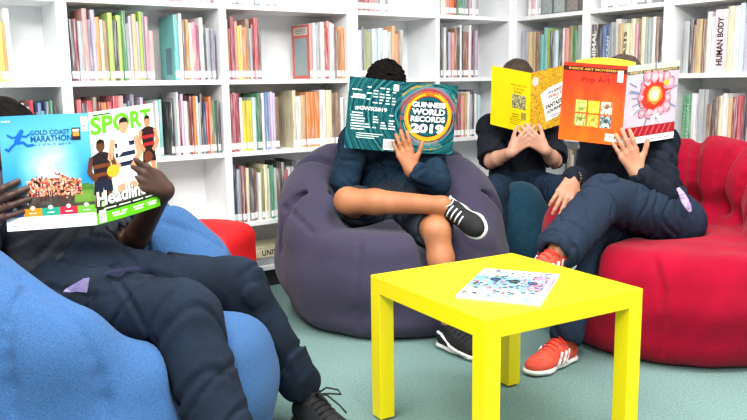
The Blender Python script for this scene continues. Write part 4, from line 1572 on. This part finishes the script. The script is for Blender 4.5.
short = [U(rc(B['pelvis'], B['pelvis'] + V(0, .02, .06), .135, .13, (B['facing'], .85)), .05)]
for s, to in (('L', .80), ('R', .62)):
    h, n = B['hip' + s], B['kn' + s]
    e = h + (n - h) * to
    dv = nrm(n - h)
    short += [U(rc(h, e, .105, .088), .04), D(rc(e + dv * .12, e + dv * .14, .10), .004)]
pB, QB, axB = person('person in navy sweater and black shorts, legs crossed, on the purple beanbag', M['skinB'], B,
                     [('sweater', torso_cl(B, .018) + sleeve(B, 'L', .80, 1, .014, .004) + sleeve(B, 'R', .72, 1, .014, .004), .006, M['navyS'], cloth(0.0081, 0.094, 31)),
                      ('shorts', short, .006, M['shorts'], cloth(0.0043, 0.112, 32))],
                     dict(t=.012, amp=.007, wl=.020, m=M['hair']), hB)
shoe(pB, V(.250, 2.945, .0), V(.62, -.78, 0), V(0, 0, 1), .265, M['shoeblk'], M['rubber'], M['lace'], 'form')
shoe(pB, B['anR'] - B['ftR'] * .062 - B['fuR'] * .085, B['ftR'], B['fuR'], .255, M['shoeblk'], M['rubber'], M['lacew'], 'tabs')

# ---------- reader on the dark teal beanbag, behind
C = dict(facing=nrm(V(-.12, -1, 0)), pelvis=V(.765, 4.10, .46), waist=V(.77, 4.13, .57), chest=V(.775, 4.14, .70), neck=V(.77, 4.13, .86),
         head=V(.752, 4.11, 1.000), hfacing=V(-.1, -1, -.25), hup=V(0, -.2, 1),
         shL=V(.925, 4.10, .775), elL=V(.905, 3.88, .625), wrL=V(.832, 3.775, .690),
         shR=V(.620, 4.12, .775), elR=V(.592, 3.89, .625), wrR=V(.672, 3.775, .682),
         hipL=V(.85, 4.06, .46), knL=V(.900, 3.70, .49), anL=V(.93, 3.72, .11), ftL=nrm(V(.3, -1, 0)),
         hipR=V(.68, 4.06, .46), knR=V(.565, 3.70, .49), anR=V(.60, 3.62, .11), ftR=nrm(V(-.1, -1, 0)))
hC = {'L': dict(f=V(-.75, .02, .62), n=V(.25, 1, 0), t=V(.7, 0, .5), s=.92, curl=(.02, .22, .25), thumb=V(-.2, .1, .95)),
      'R': dict(f=V(.72, .02, .66), n=V(-.25, 1, 0), t=V(-.7, 0, .5), s=.92, curl=(.02, .22, .25), thumb=V(.2, .1, .95))}
trC = [U(rc(C['pelvis'], C['pelvis'] + V(0, .02, .05), .135, .13, (C['facing'], .85)), .05)] + trouser(C, 'L', .074, .098, .066, .93) + trouser(C, 'R', .074, .098, .066, .93)
pC, QC, axC = person('person in black t-shirt and navy jeans sitting behind the yellow picture book', M['skinC'], C,
                     [('t_shirt', torso_cl(C, .018) + sleeve(C, 'L', None, .86, .014, .012) + sleeve(C, 'R', None, .86, .014, .012), .006, M['blackT'], cloth(0.0069, 0.100, 41)),
                      ('jeans', trC, .006, M['jeansC'], cloth(0.0058, 0.112, 42))],
                     dict(t=.008, amp=.002, wl=.04, m=M['hairC']), hC)
for s in 'LR':
    shoe(pC, C['an' + s] - C['ft' + s] * .05 - V(0, 0, C['an' + s][2]), C['ft' + s], V(0, 0, 1), .255, M['shoeblk'], M['rubberblk'], M['lace'], 'plain')

# ---------- reader on the red beanbag
Dp = dict(facing=nrm(V(-.77, -.64, 0)), pelvis=V(1.17, 3.14, .46), waist=V(1.13, 3.20, .56), chest=V(1.08, 3.24, .69), neck=V(1.05, 3.25, .855),
          head=V(1.02, 3.235, .985), hfacing=V(-.35, -.9, -.25), hup=V(0, -.1, 1),
          shL=V(1.165, 3.16, .765), elL=V(1.120, 2.985, .575), wrL=V(1.003, 2.958, .668),
          shR=V(.955, 3.33, .775), elR=V(.895, 3.235, .600), wrR=V(.785, 3.055, .640),
          hipL=V(1.21, 3.05, .46), knL=V(.862, 2.885, .585), anL=V(.640, 2.645, .445), ftL=nrm(V(-.85, -.42, -.18)), fuL=perp(V(-.1, -.2, .95), V(-.85, -.42, -.18)),
          hipR=V(1.10, 3.20, .45), knR=V(.80, 2.935, .440), anR=V(.700, 2.745, .105), ftR=nrm(V(-.77, -.64, 0)))
hD = {'L': dict(f=V(-.40, .02, .90), n=V(.12, 1, 0), t=V(1, 0, .3), s=.98, curl=(.02, .28, .3), spread=.07, thumb=V(.35, -.05, .9)),
      'R': dict(f=V(-.42, -.38, -.75), n=V(.10, .95, -.35), t=V(1, 0, .2), s=.98, curl=(.12, .25, .25), spread=.10, thumb=V(.3, -.3, -.9))}
trD = [U(rc(Dp['pelvis'], Dp['pelvis'] + V(-.01, .02, .05), .138, .132, (Dp['facing'], .85)), .05)] + trouser(Dp, 'R', .076, .100, .062, 1.0) + trouser(Dp, 'L', .084, .105, .080, .96, .03)
pD, QD, axD = person('person in black jumper and dark blue denim, legs crossed, on the red beanbag', M['skinD'], Dp,
                     [('jumper', torso_cl(Dp, .012) + sleeve(Dp, 'L', .85, 1, .009, .004) + sleeve(Dp, 'R', .90, 1, .012, .004), .006, M['hoodie'], cloth(0.0081, 0.106, 51)),
                      ('jeans', trD, .006, M['jeansD'], cloth(0.0069, 0.125, 52))],
                     dict(t=.010, amp=.003, wl=.04, m=M['hairC']), hD)
flap(pD, [V(1.146, 2.915, .612), V(1.160, 2.909, .590), V(1.172, 2.908, .565), V(1.186, 2.907, .540), V(1.196, 2.910, .522)],
     [V(.005, 0, .003), V(.010, .002, .004), V(.012, -.004, .004), V(.011, .002, .004), V(.004, -.002, .002)], M['lilac'], 'shirt_tail')
mb = MB()
fdir = nrm(Dp['wrR'] - Dp['elR'])
u1 = nrm(np.cross(fdir, V(0, 0, 1)))
u2 = np.cross(fdir, u1)
for k in range(18):
    a = 2 * math.pi * k / 18
    c = Dp['wrR'] - fdir * .006 + (u1 * math.cos(a) + u2 * math.sin(a)) * .031
    mb.tube([c - fdir * .0045, c - fdir * .002, c + fdir * .002, c + fdir * .0045], [.003, .0052, .0052, .003], 6)
mb.build('bracelet', M['bead'], pD, smooth=True)
shoe(pD, V(.735, 2.775, .0), V(-.77, -.64, 0), V(0, 0, 1), .27, M['coral'], M['rubber'], M['coralace'], 'three')
shoe(pD, Dp['anL'] - Dp['ftL'] * .062 - Dp['fuL'] * .085, Dp['ftL'], Dp['fuL'], .255, M['coral'], M['rubber'], M['coralace'], 'three')


# ================================================================== BEANBAGS
def rcyl(c, r, hh, rd):
    """upright drum with rounded rims, centre c, half height hh"""
    c = np.asarray(c, float)

    def f(X, Y, Z):
        a = np.sqrt((X - c[0]) ** 2 + (Y - c[1]) ** 2) - (r - rd)
        b = np.abs(Z - c[2]) - (hh - rd)
        return np.sqrt(np.maximum(a, 0) ** 2 + np.maximum(b, 0) ** 2) + np.minimum(np.maximum(a, b), 0) - rd
    return f, c - V(r, r, hh), c + V(r, r, hh)


def beanbag(label, m, c, facing, R, tube, zf, zs, zb, J, seams, span, Rb, hb, rd, seed=1, extra=(), sink=.014, lines=()):
    """armchair beanbag: drum base, horseshoe of padded arms and back, tufted seams"""
    fd = nrm(facing)
    ld = V(-fd[1], fd[0], 0)
    c = V(c[0], c[1], 0)
    pt = lambda a, r, z: c + (fd * math.cos(a) + ld * math.sin(a)) * r + EZ * z
    ops = [U(rcyl(c + EZ * hb / 2, Rb, hb / 2, rd), .05), U(el(c + EZ * hb * .55, (Rb + .012, Rb + .012, hb * .42)), .08)]
    lo, hi = span
    angs = np.linspace(lo, hi, 19)

    def zz(q):
        e = hi if q > 0 else -lo
        return np.interp(abs(q), [0, 45, 85, max(e, 86)], [zb, zb * .75 + zs * .25, zs, zf])
    tr_ = lambda q: tube * np.interp(abs(q), [0, 80, 125], [1.0, 1.0, .85])
    prev = None
    for q in angs:
        p = (pt(math.radians(180 + q), R, zz(q) - tube), tr_(q))
        if prev is not None:
            ops.append(U(rc(prev[0], p[0], prev[1], p[1]), .05))
            ops.append(U(rc(prev[0] * V(1, 1, .6), p[0] * V(1, 1, .6), prev[1], p[1]), .08))
        prev = p
    for sd in seams:
        a = math.radians(180 + sd)
        z0 = zz(sd) - tube
        tr = tr_(sd)
        pr = None
        for t in np.radians(np.linspace(-45, 215, 14)):
            sh = .004 + sink * np.clip((1.9 - t) / 1.0, 0, 1)      # the seam sinks in towards the inside of the roll
            p = pt(a, R + (tr + sh) * math.cos(t), z0 + (tr + sh) * math.sin(t))
            if pr is not None: ops.append(D(rc(pr, p, .005), .045))
            pr = p
        ops.append(D(el(pr, (.02, .02, .02)), .07))
    ops += list(extra)
    if J is not None: ops += press(J)
    for ln in lines:                                     # stitched panel seams
        for p, q in zip(ln, ln[1:]): ops.append(D(rc(p, q, .007), .018))
    o = sdf_obj('beanbag', ops, .009, m, loc=c, disp=folds(.004, .20, seed, 6), zmin=.002)
    tag(o, label, 'beanbag')
    return o


BL = [[(-0.844, 1.726, 0.618), (-0.805, 1.73, 0.595), (-0.755, 1.714, 0.568), (-0.696, 1.673, 0.54), (-0.656, 1.649, 0.512), (-0.633, 1.641, 0.483), (-0.619, 1.636, 0.448), (-0.605, 1.635, 0.395), (-0.598, 1.629, 0.34), (-0.593, 1.62, 0.302)],
      [(-0.78, 1.72, 0.581), (-0.777, 1.651, 0.563), (-0.782, 1.611, 0.53), (-0.782, 1.59, 0.493), (-0.78, 1.578, 0.453), (-0.775, 1.572, 0.4), (-0.768, 1.564, 0.337)],
      [(-0.636, 2.345, 0.61), (-0.579, 2.357, 0.589), (-0.522, 2.375, 0.559), (-0.476, 2.399, 0.519)]]
beanbag('large blue beanbag chair at the left, under the sport magazine reader', M['blue'], (-.79, 2.09), (.90, -.42, 0), .375, .15, .42, .64, .75, A,
        (-108, -84, -50, -18, 18, 50, 80, 104), (-120, 122), .50, .42, .10, 3, sink=.006, extra=[U(rc(V(-.95, 1.74, .50), V(-.715, 1.70, .425), .145, .115), .08)],
        lines=BL)
beanbag('purple-grey beanbag chair in the middle, under the crossed bare legs', M['purple'], (.085, 3.42), (.18, -1, 0), .350, .145, .44, .60, .765, B,
        (-100, -64, -32, 0, 32, 64, 96), (-118, 118), .462, .43, .085, 4, sink=.009,
        lines=[[(-.055, 3.033, .428), (-.059, 2.985, .377), (-.068, 2.965, .301), (-.073, 2.955, .224), (-.071, 2.975, .137), (-.06, 2.985, .05)],
               [(-.38, 3.317, .494), (-.338, 3.233, .482), (-.296, 3.178, .457), (-.252, 3.132, .423)]])
beanbag('bright red beanbag chair at the right edge with tufted back', M['red'], (1.24, 3.10), (-.62, -.78, 0), .40, .155, .52, .60, .755, Dp,
        (-80, -50, -22, 8, 42, 74, 102), (-95, 120), .52, .41, .10, 5,
        lines=[[(.993, 2.698, .398), (.997, 2.63, .296), (1.002, 2.61, .194), (1.007, 2.645, .05)]])
# dark teal bean bag seat
ops = [U(el(V(.765, 3.95, .22), (.39, .38, .24)), .08), U(el(V(.715, 3.75, .30), (.16, .17, .235)), .08), U(el(V(.77, 4.12, .30), (.30, .22, .20)), .1)] + press(C, -.015)
o = sdf_obj('beanbag', ops, .010, M['teal'], loc=V(.765, 3.95, 0), disp=folds(.006, .2, 8, 6), zmin=.002)
tag(o, 'dark teal beanbag between the jeans legs of the rear reader', 'beanbag')
# red pouf
ops = [U(rbox(V(-.69, 3.20, .222), (.160, .160, .218), .06, (nrm(V(.9, -.3, 0)), nrm(V(.3, .9, 0)), EZ)), .02), U(el(V(-.69, 3.20, .40), (.14, .14, .055)), .06)]
o = sdf_obj('pouf', ops, .008, M['pouf'], loc=V(-.69, 3.20, 0), disp=folds(.003, .2, 9, 5), zmin=.002)
tag(o, 'small bright red pouf behind the blue beanbag', 'pouf')

# ================================================================== LIGHT
wd = bpy.data.worlds.new('world')
bpy.context.scene.world = wd
wd.use_nodes = True
wd.node_tree.nodes['Background'].inputs['Color'].default_value = (0.93, 0.97, 1.0, 1)
wd.node_tree.nodes['Background'].inputs['Strength'].default_value = 0.6


def area(name, loc, target, sx, sy, power, col=(1, 0.98, 0.95)):
    L = bpy.data.lights.new(name, 'AREA')
    L.shape = 'RECTANGLE'
    L.size, L.size_y = sx, sy
    L.energy = power
    L.color = col
    o = bpy.data.objects.new(name, L)
    COL.objects.link(o)
    o.location = loc
    o.rotation_euler = (Vector(target) - Vector(loc)).to_track_quat('-Z', 'Y').to_euler()


area('ceiling_tube_light', (-0.9, 1.3, 2.65), (-0.9, 1.3, 0), 0.4, 2.4, 86)
area('ceiling_tube_light', (0.7, 1.5, 2.65), (0.7, 1.5, 0), 0.4, 2.4, 86)
area('ceiling_tube_light', (-0.4, -0.9, 2.65), (0.1, 2.5, 0.6), 1.6, 0.5, 105)
area('ceiling_tube_light', (2.2, 1.8, 2.65), (2.0, 1.8, 0), 0.4, 2.0, 58)

sc = bpy.context.scene
sc.view_settings.view_transform = 'Standard'
sc.view_settings.look = 'None'
sc.view_settings.exposure = 0.0
sc.cycles.max_bounces = 6
